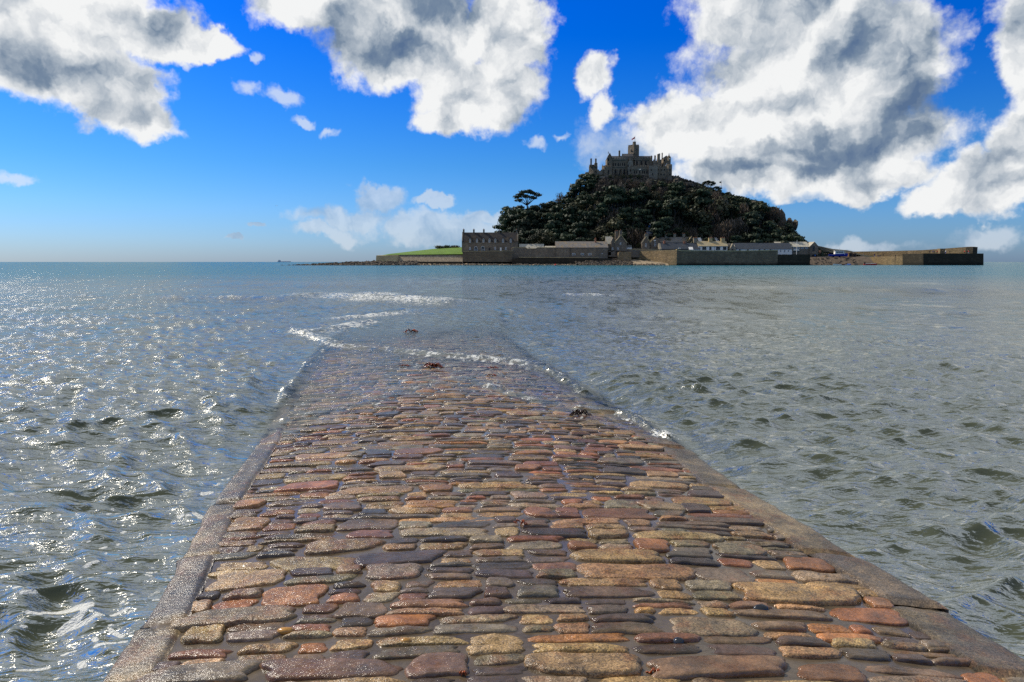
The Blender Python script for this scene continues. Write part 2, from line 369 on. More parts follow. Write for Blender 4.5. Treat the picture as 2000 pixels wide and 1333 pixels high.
# ------------------------------------------------------------------ causeway
rng = np.random.default_rng(7)
def z_edge(y):
    return np.interp(y, [-4, 2, 5.6, 7.0, 8.5, 10, 14, 20, 30, 60], [0.33, 0.15, 0.045, -0.01, -0.066, -0.116, -0.140, -0.165, -0.36, -1.3])
def solve(u, v):
    z = 0.0
    for _ in range(20):
        x, y = G(u, v, z); z = float(z_edge(y)) if y < 60 else -1.0
    return x, y
_L = [solve(*q) for q in ((200, 1333), (280, 1220), (350, 1090), (415, 980), (500, 870), (540, 800), (600, 715), (640, 675), (690, 645), (780, 612))]
_R = [solve(*q) for q in ((2085, 1333), (1850, 1190), (1670, 1085), (1455, 955), (1345, 875), (1250, 828), (1150, 775), (1045, 712), (985, 662), (960, 620))]
def _ext(t):
    (x0, y0), (x1, y1) = t[0], t[2]; k = (x1 - x0) / (y1 - y0)
    (a0, b0), (a1, b1) = t[-2], t[-1]
    return [(x0 + k * (-4 - y0), -4)] + t + [(a1 + (60 - b1) * 0.05, 60)]
_L, _R = _ext(_L), _ext(_R)
def xl(y): return np.interp(y, [q[1] for q in _L], [q[0] for q in _L])
def xr(y): return np.interp(y, [q[1] for q in _R], [q[0] for q in _R])
KL, KR = 0.195, 0.29
def bed_z(x, y):
    """top of the paving: slopes down along its length, cambered across"""
    a, b = xl(y), xr(y); s = np.clip(2 * (x - a) / (b - a) - 1, -1.05, 1.05)
    return z_edge(y) + np.interp(y, [5, 10], [0.09, 0.125]) * (1 - s * s)
def vnoise(x, y, freq, seed, octv=3):
    r = np.random.default_rng(seed); out = np.zeros_like(x); amp = 1.0
    for o in range(octv):
        for k in range(4):
            th = r.uniform(0, 2 * np.pi); f = freq * (2 ** o) * r.uniform(.7, 1.4)
            out += amp * np.sin(x * np.cos(th) * f + y * np.sin(th) * f + r.uniform(0, 6.28) + 1.3 * np.sin(x * f * .37 + y * f * .29 + k))
        amp *= 0.5
    return out / 4

def grid_faces(nu, nv, wrap=False):
    i = np.arange(nv - 1)[:, None] * nu; j = np.arange(nu if wrap else nu - 1)[None, :]
    j1 = (j + 1) % nu
    return np.stack([i + j, i + j1, i + nu + j1, i + nu + j], -1).reshape(-1, 4)

def mat_cobble(name, slab=False):
    m, g, bs, o = new_mat(name)
    p = pos(g)
    at = g.node('ShaderNodeAttribute', attribute_name='col'); c = at.outputs['Color']; gr = at.outputs['Alpha']
    vor = g.node('ShaderNodeTexVoronoi', feature='F1'); g.put(vor.inputs['Vector'], p); vor.inputs['Scale'].default_value = 170
    sv = g.node('ShaderNodeSeparateColor'); g.put(sv.inputs[0], vor.outputs['Color'])
    speck = g.mr(sv.outputs[0], 0, 1, 0.45, 1.5)
    n1 = g.noise(p, 7, 6, 0.65); n2 = g.noise(p, 38, 5, 0.7)
    col = g.v('SCALE', c, scale=g.mr(n1, 0.3, 0.7, 0.5, 1.5))
    col = g.v('SCALE', col, scale=g.mr(g.noise(p, 2.3, 5, 0.7), 0.32, 0.62, 0.55, 1.2))
    stain = g.noise(g.v('ADD', p, (5, 3, 1)), 5, 5, 0.7)
    col = g.mix(g.m('MULTIPLY', g.mr(stain, 0.50, 0.62), g.mr(gr, 0, 1, 0.15, 0.55)), col, (0.22, 0.075, 0.022))
    col = g.mix(g.m('MULTIPLY', g.mr(stain, 0.42, 0.30), 0.5), col, (0.05, 0.05, 0.048))
    if slab:
        col = g.v('SCALE', col, scale=g.mr(g.noise(p, 3.1, 6, 0.75), 0.36, 0.6, 0.42, 1.1))
        col = g.mix(g.mr(g.noise(g.v('ADD', p, (9, 2, 4)), 1.7, 5, 0.7), 0.5, 0.62, 0, 0.6), col, (0.10, 0.085, 0.075))
    col2 = g.v('SCALE', col, scale=speck)
    col = g.mix(gr, col, col2)
    col = g.v('SCALE', col, scale=g.mr(n2, 0.3, 0.7, 0.75, 1.25))
    g.put(bs.inputs['Base Color'], col)
    g.put(bs.inputs['Roughness'], g.m('ADD', g.mr(g.noise(p, 12, 3, 0.6), 0.35, 0.65, 0.06, 0.20), g.m('MULTIPLY', gr, 0.12)))
    bs.inputs['Specular IOR Level'].default_value = 0.5
    hh = g.m('ADD', g.m('MULTIPLY', g.noise(p, 120, 3, 0.6), g.mr(gr, 0, 1, 0.12, 0.65)), g.m('MULTIPLY', g.noise(g.v('MULTIPLY', p, (1, 2.2, 1)), 26, 4, 0.65), 1.3))
    bump(g, bs, hh, 0.62, 0.010)
    return m
M['cobble'] = mat_cobble('wet_cobble'); M['kerb'] = mat_cobble('wet_kerb_granite', True)
def mat_mortar():
    m, g, bs, o = new_mat('wet_mortar'); p = pos(g)
    col = g.mix(g.mr(g.noise(p, 6, 6, 0.65), 0.3, 0.7), (0.055, 0.040, 0.026), (0.14, 0.103, 0.066))
    g.put(bs.inputs['Base Color'], col); g.put(bs.inputs['Roughness'], g.mr(g.noise(p, 3, 4, 0.6), 0.4, 0.6, 0.05, 0.30))
    bump(g, bs, g.noise(p, 40, 5, 0.6), 0.35, 0.005)
    return m
M['mortar'] = mat_mortar()

# mortar bed with its drowned flanks
ys = np.concatenate([np.linspace(-3.8, 2, 30), np.linspace(2.03, 18, 460), np.linspace(18.3, 58, 70)])
ss = np.linspace(-1, 1, 90)
Yg, Sg = np.meshgrid(ys, ss, indexing='ij')
Xg = xl(Yg) + (xr(Yg) - xl(Yg)) * (Sg + 1) / 2
Zg = bed_z(Xg, Yg) - 0.011 + 0.005 * vnoise(Xg, Yg, 9, 3)
inn = 0.035
Xg = Xg - Sg * inn
side = lambda s, dz: np.stack([np.where(s < 0, xl(ys), xr(ys)) - s * inn, ys, np.full_like(ys, 0) + dz], -1)
V = np.stack([Xg, Yg, Zg], -1)
V = np.concatenate([np.stack([V[:, 0, 0], ys, z_edge(ys) - 1.2], -1)[:, None], V, np.stack([V[:, -1, 0], ys, z_edge(ys) - 1.2], -1)[:, None]], 1)
path = fast_mesh('path', V.reshape(-1, 3), grid_faces(92, len(ys)), M['mortar'])
tag(path, kind='structure')

# cobbles: courses of big blocks beside stacked thin stones
KINDS_C = [((0.36, 0.222, 0.090), 1.0, 28), ((0.23, 0.185, 0.11), 0.9, 19), ((0.43, 0.27, 0.115), 1.0, 15), ((0.20, 0.075, 0.042), 0.4, 8), ((0.33, 0.115, 0.04), 0.4, 10),
           ((0.018, 0.023, 0.034), 0.0, 11), ((0.11, 0.098, 0.078), 0.4, 12), ((0.13, 0.080, 0.055), 0.3, 8), ((0.42, 0.19, 0.05), 0.7, 6)]
KW = np.array([k[2] for k in KINDS_C], float); KW /= KW.sum()
def stone(cx, cy, hx, hy, H, rings, seg, seed, colr, gran, rot=0.0):
    r = np.random.default_rng(seed)
    ph = np.linspace(0, 2 * np.pi, seg, endpoint=False)
    e = r.uniform(3.0, 7.0)
    out = (np.abs(np.cos(ph)) ** e + np.abs(np.sin(ph)) ** e) ** (-1 / e)
    wob = 1 + 0.08 * np.sin(2 * ph + r.uniform(0, 6.3)) + 0.07 * np.sin(3 * ph + r.uniform(0, 6.3)) + 0.03 * np.sin(5 * ph + r.uniform(0, 6.3)) + 0.022 * np.sin(9 * ph + r.uniform(0, 6.3)) + 0.012 * np.sin(14 * ph + r.uniform(0, 6.3))
    out = out * wob
    qq = float(np.clip(r.uniform(.007, .017) / min(hx, hy), .10, .58)); nb = 5
    edge_ = 1 - qq + qq * np.sin(np.linspace(0.15, 1, nb) * math.pi / 2)
    rr = np.concatenate([np.linspace(0.0, 1 - qq, rings - nb)[1:], edge_])
    zz = H * (1 - .12 * rr ** 2) * np.sqrt(np.clip(1 - (np.clip(rr - (1 - qq), 0, 1) / qq) ** 2.2, 0, 1)); zz[-1] = -0.05
    rr = rr.copy(); rr[-1] = 1.0
    ox = rr[:, None] * out * np.cos(ph); oy = rr[:, None] * out * np.sin(ph)
    sk = r.uniform(-0.25, 0.25)
    X = ox * hx + oy * hy * sk; Y = oy * hy + ox * hx * r.uniform(-0.05, 0.05)
    ca, sa = math.cos(rot), math.sin(rot); X, Y = X * ca - Y * sa, X * sa + Y * ca
    X = cx + X; Y = cy + Y
    tilt = r.uniform(-0.18, 0.18) * H / max(hy, .03); tx = r.uniform(-0.12, 0.12) * H / max(hx, .03)
    rel = (1 - rr[:, None] ** 4)
    Z = zz[:, None] + rel * ((Y - cy) * tilt + (X - cx) * tx) + rel * (0.0036 * vnoise(X, Y, 34, seed % 13 + 1, 3) - 0.0045 * np.abs(vnoise(X, Y, 19, seed % 11 + 40, 2))) * (0.7 + gran)
    Z[-1] = -0.05
    B = bed_z(np.full_like(X, cx), np.full_like(X, cy)) * 0.3 + bed_z(X, Y) * 0.7 - 0.014
    V = np.stack([X, Y, Z + B], -1).reshape(-1, 3)
    c = np.array([[cx, cy, H + float(bed_z(np.array(cx), np.array(cy))) - 0.014]])
    V = np.concatenate([V, c]); n = len(rr)
    F = []
    i = np.arange(n - 1)[:, None] * seg; j = np.arange(seg)[None]; j1 = (j + 1) % seg
    F = np.stack([i + j, i + j1 + 0 * i, i + seg + j1, i + seg + j], -1).reshape(-1, 4)[:, ::-1]
    jj = np.arange(seg); cap = np.stack([np.full(seg, n * seg), jj, (jj + 1) % seg, (jj + 1) % seg], -1)
    C = np.tile(np.array([*colr, gran]), (len(V), 1))
    return V, F, cap, C
SV, SF, ST, SCo = [], [], [], []
nv = 0; y = 1.75; row = 0
R = random.Random(11)
seed = 0
while y < 17.5:
    H_row = R.uniform(0.13, 0.235) if y < 9 else R.uniform(0.15, 0.25)
    a = float(xl(y)) + KL; b = float(xr(y)) - KR
    x = a - R.uniform(0, 0.1) + 0.02
    shear = R.uniform(-0.02, 0.02)
    while x < b - 0.05:
        w = min(R.choice([0.16, 0.2, 0.24, 0.28, 0.33, 0.4, 0.52]) * R.uniform(.85, 1.15), b + 0.03 - x)
        if w < 0.07: break
        if H_row * R.uniform(0.8, 1.2) < w * 0.9 and R.random() < 0.36: parts = [(0, 1)]
        else:
            k = R.choice([2, 2, 2, 3]) if H_row > 0.16 else R.choice([1, 2, 2])
            cuts = sorted([0] + [(i + R.uniform(-.22, .22)) / k for i in range(1, k)] + [1]); parts = list(zip(cuts[:-1], cuts[1:]))
        for p0, p1 in parts:
            nx = 1 if (w < 0.27 or R.random() < 0.7 or len(parts) == 1) else 2
            xe = [0] + ([R.uniform(.35, .65)] if nx == 2 else []) + [1]
            for q0, q1 in zip(xe[:-1], xe[1:]):
                gap = R.uniform(0.002, 0.015)
                sx0 = x + w * q0; sx1 = x + w * q1; sy0 = y + H_row * p0; sy1 = y + H_row * p1
                cx = (sx0 + sx1) / 2 + R.uniform(-.008, .008); cy = (sy0 + sy1) / 2 + (cx - (a + b) / 2) * shear
                hx = (sx1 - sx0 - gap) / 2 * R.uniform(.9, 1.02); hy = (sy1 - sy0 - gap) / 2 * R.uniform(.86, 1.0)
                if hx < 0.02 or hy < 0.012: continue
                thin = hy < 0.045
                wts = KW.copy()
                if thin: wts[5] *= 2.2; wts[6] *= 1.5; wts[7] *= 2; wts[0] *= .6
                if hx * hy > 0.016: wts[0] *= 2; wts[2] *= 1.8; wts[5] *= .4; wts[3] *= .7
                wts /= wts.sum(); ki = int(rng.choice(len(KINDS_C), p=wts)); c0, gr, _ = KINDS_C[ki]
                j = R.uniform(.75, 1.25); c = tuple(max(0.01, (q * .72 + t_ * .28) * .92 * j * R.uniform(.93, 1.07)) for q, t_ in zip(c0, (0.30, 0.180, 0.078)))
                Hs = R.uniform(0.012, 0.029) * (0.85 if thin else 1)
                if y < 4.2: rg, sg = 13, 48
                elif y < 7: rg, sg = 9, 28
                else: rg, sg = 8, 18
                seed += 1
                V, F, T, C = stone(cx, cy, hx, hy, Hs, rg, sg, seed, c, gr, R.uniform(-.05, .05))
                SV.append(V); SF.append(F + nv); ST.append(T[:, :3] + nv); SCo.append(C); nv += len(V)
        x += w
    y += H_row * 0.99
V = np.concatenate(SV); F4 = np.concatenate(SF); F3 = np.concatenate(ST); C = np.concatenate(SCo)
# caps as triangles: write as degenerate-free tri mesh by splitting quads
Q = np.concatenate([F4[:, [0, 1, 2]], F4[:, [0, 2, 3]], F3])
cob = fast_mesh('cobbles', V, Q, M['cobble'], True, None, {'col': C}, parent=path)
print('cobble stones', seed, 'verts', len(V))

# kerb slabs along both sides, each a stone of its own
def kerb(y0, y1, sidek, seed):
    r = np.random.default_rng(seed); n = max(6, int((y1 - y0) / 0.028)); n = min(n, 60); mcr = 14
    w = (KL if sidek < 0 else KR)
    tt = np.linspace(0, 1, n); cc = np.linspace(0, 1, mcr)
    w0 = w * r.uniform(0.92, 1.12); off = r.uniform(-0.02, 0.02)
    T, Cc = np.meshgrid(tt, cc, indexing='ij')
    Y = y0 + (y1 - y0) * T
    edge = xl(Y) if sidek < 0 else xr(Y)
    endt = np.minimum(T, 1 - T) * (y1 - y0); endc = np.minimum(Cc, 1 - Cc) * w0
    rd = 0.045
    bev = np.sqrt(np.clip(1 - np.clip(1 - endt / rd, 0, 1) ** 2 - np.clip(1 - endc / rd, 0, 1) ** 2, 0, 1))
    inset = 0.035 * np.clip(1 - endt / 0.05, 0, 1) ** 2 * (Cc * 2 - 1)
    X = edge - sidek * (w0 * (Cc)) + off + 0.014 * vnoise(Y, Y * 0, 3.1, seed) * 1.0 + 0.013 * vnoise(Y, Y * 0, 13.0, seed + 9) * (1 - Cc) + sidek * 0
    X = X + sidek * inset * -1 * 0.3
    Z = bed_z(X, Y) + 0.018 + (bev - 1) * 0.028 + 0.008 * vnoise(X, Y, 8, seed + 3) + 0.005 * vnoise(X, Y, 26, seed + 4, 3) + r.uniform(-.014, .012) - 0.008 * (1 - Cc) * r.uniform(0, 1)
    V = np.stack([X, Y, Z], -1)
    # skirt all round
    Vf = V.reshape(-1, 3); idx = np.arange(n * mcr).reshape(n, mcr)
    loop = np.concatenate([idx[0, :], idx[1:, -1], idx[-1, -2::-1], idx[-2:0:-1, 0]])
    low = Vf[loop].copy(); low[:, 2] -= 0.42; low[:, 0] += 0.02 * sidek
    b = len(Vf); L = len(loop); k = np.arange(L)
    sk = np.stack([loop[k], loop[(k + 1) % L], b + (k + 1) % L, b + k], -1)
    Fq = np.concatenate([grid_faces(mcr, n), sk]); Vf = np.concatenate([Vf, low])
    if sidek < 0: Fq = Fq[:, ::-1]
    base = [(0.25, 0.175, 0.09), (0.20, 0.145, 0.08), (0.175, 0.12, 0.07)][seed % 3]
    C = np.tile(np.array([*base, 0.85]), (len(Vf), 1))
    dz = Vf[:, 2] < z_edge(Vf[:, 1]) - 0.06
    C[dz, :3] = (0.03, 0.03, 0.02)
    o = fast_mesh('kerb_stone', Vf, Fq, M['kerb'], True, None, {'col': C}, parent=path)
    return o
lb = [solve(*q)[1] for q in ((200, 1333), (280, 1220), (350, 1090), (415, 985), (498, 872))]
rb = [solve(*q)[1] for q in ((2085, 1333), (1850, 1190), (1672, 1088), (1455, 955), (1345, 878))]
def ext_breaks(b, r):
    b = list(b); 
    while b[0] > -1.0: b.insert(0, b[0] - r.uniform(.5, .8))
    while b[-1] < 16: b.append(b[-1] + r.uniform(.7, 1.3))
    return b
lb = ext_breaks(lb, R); rb = ext_breaks(rb, R)
for i in range(len(lb) - 1): kerb(lb[i] + .013, lb[i + 1] - .013, -1, 100 + i)
for i in range(len(rb) - 1): kerb(rb[i] + .013, rb[i + 1] - .013, 1, 201 + i)

# ------------------------------------------------------------------ sea
def mat_sea():
    m = bpy.data.materials.new('sea_water'); m.use_nodes = True; m.node_tree.nodes.clear(); g = NT(m.node_tree)
    out = g.node('ShaderNodeOutputMaterial'); p = pos(g)
    A = lambda n: g.node('ShaderNodeAttribute', attribute_name=n).outputs['Fac']
    clear, foam, rgh, deep = A('clear'), A('foam'), A('rough'), A('deep')
    # ripples finer than the mesh
    q = g.v('MULTIPLY', p, (0.7, 1.9, 1))
    h = g.m('ADD', g.m('MULTIPLY', g.noise(q, 4.2, 2, 0.5, 0.5), 1.0), g.m('MULTIPLY', g.noise(q, 12, 3, 0.55, 0.4), 0.42))
    b = g.node('ShaderNodeBump'); b.inputs['Strength'].default_value = 0.8; g.put(b.inputs['Distance'], g.mr(clear, 0, 1, 0.058, 0.009)); g.put(b.inputs['Height'], h)
    # facets too small for the mesh or the bump: tilt the normal directly
    n3 = g.v('SUBTRACT', g.noise(g.v('MULTIPLY', p, (0.6, 1.0, 1)), 7, 3, 0.6, color=True), (0.5, 0.5, 0.5))
    tilt = g.v('SCALE', g.v('MULTIPLY', n3, (1, 1, 0)), scale=g.m('MULTIPLY', g.m('SUBTRACT', rgh, 0.10), 0.20))
    lean = g.v('SCALE', (0.0, -1.0, 0.0), scale=g.m('MULTIPLY', g.mr(rgh, 0.10, 0.42), g.m('ADD', 0.09, g.m('ADD', g.m('MULTIPLY', g.m('SUBTRACT', g.noise(g.v('MULTIPLY', p, (0.9, 0.22, 1)), 1.0, 5, 0.7), 0.5), 1.5), g.m('MULTIPLY', g.m('SUBTRACT', g.noise(g.v('MULTIPLY', p, (3.2, 0.8, 1)), 1.0, 3, 0.6), 0.5), 0.9)))))   # wind waves too small to mesh lean towards the shore
    N = g.v('NORMALIZE', g.v('ADD', g.v('ADD', b.outputs[0], tilt), lean))
    murk = g.node('ShaderNodeBsdfDiffuse'); 
    nn = g.noise(g.v('MULTIPLY', p, (0.03, 0.06, 1)), 1, 3, 0.5)
    col = g.mix(g.mr(nn, 0.35, 0.65), (0.064, 0.072, 0.044), (0.094, 0.102, 0.068))
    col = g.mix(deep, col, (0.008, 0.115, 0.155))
    g.put(murk.inputs[0], col)
    tr = g.node('ShaderNodeBsdfTransparent'); tr.inputs[0].default_value = (0.96, 0.95, 0.90, 1)
    body = g.node('ShaderNodeMixShader'); g.put(body.inputs[0], clear); g.l.new(murk.outputs[0], body.inputs[1]); g.l.new(tr.outputs[0], body.inputs[2])
    gl = g.node('ShaderNodeBsdfGlossy'); g.put(gl.inputs['Roughness'], g.mr(rgh, 0, 1, 0.035, 0.13)); g.l.new(N, gl.inputs['Normal'])
    fr = g.node('ShaderNodeFresnel'); fr.inputs[0].default_value = 1.34; g.l.new(N, fr.inputs['Normal'])
    s1 = g.node('ShaderNodeMixShader'); g.put(s1.inputs[0], g.m('MULTIPLY', fr.outputs[0], g.m('SUBTRACT', g.mr(clear, 0, 1, 0.56, 0.24), g.m('MULTIPLY', deep, 0.14)))); gl.inputs[0].default_value = (0.97, 0.95, 0.88, 1); g.l.new(body.outputs[0], s1.inputs[1]); g.l.new(gl.outputs[0], s1.inputs[2])
    fn = g.noise(g.v('MULTIPLY', p, (1, 0.7, 1)), 9, 6, 0.7, 0.8); fn2 = g.noise(p, 60, 3, 0.6)
    ff = g.m('ADD', g.m('SUBTRACT', foam, 0.5), g.m('ADD', g.m('MULTIPLY', g.m('SUBTRACT', fn, 0.52), 2.6), g.m('MULTIPLY', g.m('SUBTRACT', fn2, 0.5), 0.9)))
    fm = g.m('MULTIPLY', g.mr(ff, 0.0, 0.14), g.mr(foam, 0.02, 0.12))
    fo = g.node('ShaderNodeBsdfDiffuse'); fo.inputs[0].default_value = (0.72, 0.72, 0.68, 1)
    fb_ = g.node('ShaderNodeBump'); fb_.inputs['Strength'].default_value = 0.9; fb_.inputs['Distance'].default_value = 0.03; g.put(fb_.inputs['Height'], fn2); g.l.new(fb_.outputs[0], fo.inputs['Normal'])
    s2 = g.node('ShaderNodeMixShader'); g.put(s2.inputs[0], fm); g.l.new(s1.outputs[0], s2.inputs[1]); g.l.new(fo.outputs[0], s2.inputs[2])
    g.l.new(s2.outputs[0], out.inputs[0])
    return m
M['sea'] = mat_sea()
def build_sea():
    r_ = np.random.default_rng(5)
    dv = np.concatenate([np.arange(1150, 330, -1.6), np.arange(330, 45, -0.8), np.arange(45, 3, -1.2), [2.6, 2.2, 1.8, 1.4, 1.0, 0.7, 0.45, 0.3, 0.2, 0.12, 0.08]])
    rad = np.concatenate([[0.4, 0.9, 1.4], CZ * F_PX / dv]); rad = np.unique(rad)
    rad = rad[np.concatenate([[True], np.diff(rad) > 1e-4])]
    fine = np.radians(np.arange(-43, 43.01, 0.086))
    back = np.radians(np.arange(46, 317 - 2, 4.5)); az = np.concatenate([fine, back])
    nu = len(az); nr = len(rad)
    Rr, Az = np.meshgrid(rad, az, indexing='ij')
    X = Rr * np.sin(Az); Y = Rr * np.cos(Az)
    X0, Y0 = X.copy(), Y.copy()
    dr = np.gradient(rad)[:, None] * np.ones_like(X); dc = Rr * math.radians(0.086); dc[:, len(fine):] = Rr[:, len(fine):] * math.radians(4.5)
    # how much each point belongs to the film of water over the causeway
    a, b = xl(Y), xr(Y); out_d = np.maximum(a - X, X - b)
    inside = np.clip(1 - out_d / 0.5, 0, 1); inside = inside * inside * (3 - 2 * inside)
    inside *= np.clip((34 - Y) / 16, 0, 1) * (Y > -4)
    bz = bed_z(X, Y)
    # the water stands a little lower beside the near, dry end
    damp = 1 - 0.80 * inside
    gust = 0.75 + 0.30 * vnoise(X, Y, 0.22, 77, 2) + 0.15 * vnoise(X, Y, 1.1, 78, 1)
    gust = np.clip(gust, 0.4, 1.12)
    Z = np.zeros_like(X); DX = np.zeros_like(X); DY = np.zeros_like(X)
    N = 116
    lam = np.exp(r_.uniform(np.log(0.13), np.log(0.95), N)); lam[5:32] = np.exp(r_.uniform(np.log(0.95), np.log(6.0), 27)); lam[:5] = [14, 11, 9, 18, 25]
    main = math.radians(190)      # travelling towards the camera and a little leftwards
    for i in range(N):
        L = lam[i]; th = main + r_.normal(0, 0.52) if L < 8 else main + r_.normal(0, 0.25)
        kx, ky = math.sin(th), math.cos(th); k = 2 * math.pi / L; A = (0.0120 if L < 0.5 else 0.0056 if L < 0.95 else 0.0022) * L * r_.uniform(.6, 1.4)
        if L > 8: A = 0.0028 * L
        rx = np.sin(Az); ry = np.cos(Az)
        sp = dr * np.abs(kx * rx + ky * ry) + dc * np.abs(kx * ry - ky * rx)
        f = np.clip((L / np.maximum(sp, 1e-6) - 1.9) / 2.0, 0, 1)
        ph = k * (kx * X0 + ky * Y0) + r_.uniform(0, 6.28) + 0.9 * np.sin(0.31 * k * (ky * X0 - kx * Y0) + i)
        A_ = A * f * gust * (damp if L > 0.5 else (1 - 0.55 * inside))
        Z += A_ * np.cos(ph); DX -= 0.62 * kx * A_ * np.sin(ph); DY -= 0.62 * ky * A_ * np.sin(ph)
    X = X + DX; Y = Y + DY
    foam = np.zeros_like(X); rough = np.zeros_like(X)
    # how shallow: run-up lines and breaking crests are laid where they stand on the sea
    def line(pts, h, w, fo=0.0, wf=None, ro=0.0, wob=0.0, seed=0, steep=1.0, zb=0.0):
        W = np.array([G(u, v, zb) for u, v in pts]); wf = wf or w
        x0, x1 = W[:, 0].min() - 3 * max(w, wf), W[:, 0].max() + 3 * max(w, wf); y0, y1 = W[:, 1].min() - 3 * max(w, wf), W[:, 1].max() + 3 * max(w, wf)
        sel = (X0 > x0) & (X0 < x1) & (Y0 > y0) & (Y0 < y1)
        x, y = X0[sel], Y0[sel]
        x = x + wob * vnoise(x, y, 2.2 / max(w, .1) * 0.25, seed + 1, 2); y = y + wob * vnoise(x, y, 2.2 / max(w, .1) * 0.25, seed + 2, 2)
        best = np.full(x.shape, 1e9); sgn = np.zeros(x.shape); tt = np.zeros(x.shape)
        seglen = np.linalg.norm(np.diff(W, axis=0), axis=1); tot = seglen.sum(); acc = 0
        for i in range(len(W) - 1):
            p0, p1 = W[i], W[i + 1]; d = p1 - p0; L2 = (d ** 2).sum()
            t = np.clip(((x - p0[0]) * d[0] + (y - p0[1]) * d[1]) / L2, 0, 1)
            ex = x - p0[0] - t * d[0]; ey = y - p0[1] - t * d[1]; ds = np.hypot(ex, ey)
            cr = ey     # + = beyond the line
            u_ = ds < best; best[u_] = ds[u_]; sgn[u_] = np.sign(cr)[u_]; tt[u_] = ((acc + t * seglen[i]) / tot)[u_]; acc += seglen[i]
        endf = np.clip(np.minimum(tt, 1 - tt) / 0.12, 0, 1) ** 0.7
        mod = endf * (0.75 + 0.35 * vnoise(x, y, 1.3 / max(w, 0.15), seed + 5, 2))
        wv = np.where(sgn < 0, w * 0.45 * steep, w * 1.2)
        Z[sel] += h * np.exp(-(best / wv) ** 2) * np.clip(mod, 0.1, 1.5)
        fz = fo * 0.68 * np.exp(-(best / (wf * 2.0)) ** 2) * np.clip(mod, 0, 1.3)
        foam[sel] = np.maximum(foam[sel], fz)
        rough[sel] = np.maximum(rough[sel], ro * np.exp(-(best / (wf * 1.6)) ** 2))
    # breaking wave across the far end of the causeway
    line([(560, 588), (620, 578), (680, 584), (740, 588), (800, 589), (845, 593), (900, 601)], 0.22, 1.1, 1.05, 1.1, 0.9, 0.25, 1)
    line([(700, 573), (760, 576), (800, 578), (830, 577)], 0.18, 1.0, 1.0, 1.0, 0.9, 0.2, 2)
    line([(300, 583), (420, 583), (560, 586)], 0.13, 0.8, 0.75, 0.6, 0.8, 0.2, 3)
    line([(640, 625), (700, 617), (760, 611), (830, 604)], 0.07, 0.4, 1.1, 0.4, 0.9, 0.15, 4)
    line([(600, 652), (660, 641), (700, 632), (735, 626)], 0.07, 0.35, 1.1, 0.4, 0.9, 0.15, 5)
    line([(560, 640), (610, 660), (650, 673), (720, 682), (800, 690), (860, 697), (930, 702), (1010, 708), (1050, 718), (1090, 738)], 0.065, 0.22, 1.0, 0.20, 0.9, 0.08, 6)
    line([(1050, 718), (1090, 738), (1120, 757), (1155, 780)], 0.05, 0.12, 0.55, 0.12, 0.9, 0.05, 7)
    line([(815, 650), (860, 651), (900, 648), (940, 645)], 0.05, 0.25, 0.3, 0.12, 0.7, 0.1, 8)
    line([(880, 742), (930, 748), (975, 765), (1040, 786), (1100, 800), (1140, 812)], 0.035, 0.12, 0.66, 0.12, 1.0, 0.05, 9)
    line([(1100, 800), (1150, 808), (1210, 815), (1255, 828), (1290, 852), (1330, 876)], 0.07, 0.12, 0.72, 0.10, 0.9, 0.05, 10)
    line([(860, 748), (790, 768), (700, 800), (640, 812), (580, 822), (545, 840), (500, 868)], 0.03, 0.14, 0.62, 0.15, 1.0, 0.06, 11)
    line([(640, 676), (600, 712), (570, 755), (540, 800)], 0.04, 0.12, 0.62, 0.10, 1.0, 0.04, 12)
    line([(1095, 577), (1160, 577), (1230, 579)], 0.13, 0.6, 0.85, 0.5, 0.6, 0.2, 13)
    line([(1370, 560), (1450, 563), (1560, 566), (1700, 570), (1980, 572)], 0.20, 1.3, 0.05, 0.5, 0.3, 0.4, 14)
    line([(1850, 612), (1930, 609), (2060, 607)], 0.12, 0.8, 0.0, 0.5, 0.2, 0.3, 15)
    line([(1210, 790), (1250, 780), (1290, 788)], 0.06, 0.2, 0.42, 0.12, 0.5, 0.05, 16)
    line([(1310, 790), (1340, 780), (1390, 787)], 0.06, 0.2, 0.42, 0.12, 0.5, 0.05, 17)
    line([(690, 545), (760, 548), (830, 551)], 0.15, 1.5, 0.1, 0.5, 0.4, 0.3, 18)
    line([(60, 760), (130, 772), (190, 770)], 0.05, 0.25, 0.1, 0.1, 0.6, 0.1, 19)
    line([(400, 820), (460, 806), (520, 812)], 0.05, 0.2, 0.1, 0.1, 0.6, 0.1, 20)
    # general chop over the flooded stones
    fz = inside * np.clip((Y - 6) / 2, 0, 1) * np.clip((16 - Y) / 3, 0, 1)
    rough = np.maximum(rough, 0.35 * fz); foam = np.maximum(foam, 0.17 * fz * np.clip(1 + 0.5 * vnoise(X0, Y0, 3, 91, 2), 0, 1.6))  # sparse white specks in the foam mask stand for sun sparkle
    Z += fz * 0.004 * vnoise(X0, Y0, 22, 31, 2)
    # wash against the left kerb and torn foam streaks beside the causeway
    near = np.exp(-(np.maximum(0, out_d) / 0.25) ** 2) * (inside < 0.98) * np.clip((9 - Y) / 3, 0, 1)
    foam = np.maximum(foam, 0.30 * near * (X < 0))
    st = np.exp(-((X + 0.5 - Y * 0.0) / 9) ** 2) * np.clip(vnoise(X0 * .8, Y0 * 2.2, 1.6, 55, 3) - 0.55, 0, 1) * 0.5 * np.clip((24 - Y) / 10, 0, 1)
    foam = np.maximum(foam, np.where(X > 0.4, st, st * 0.5))
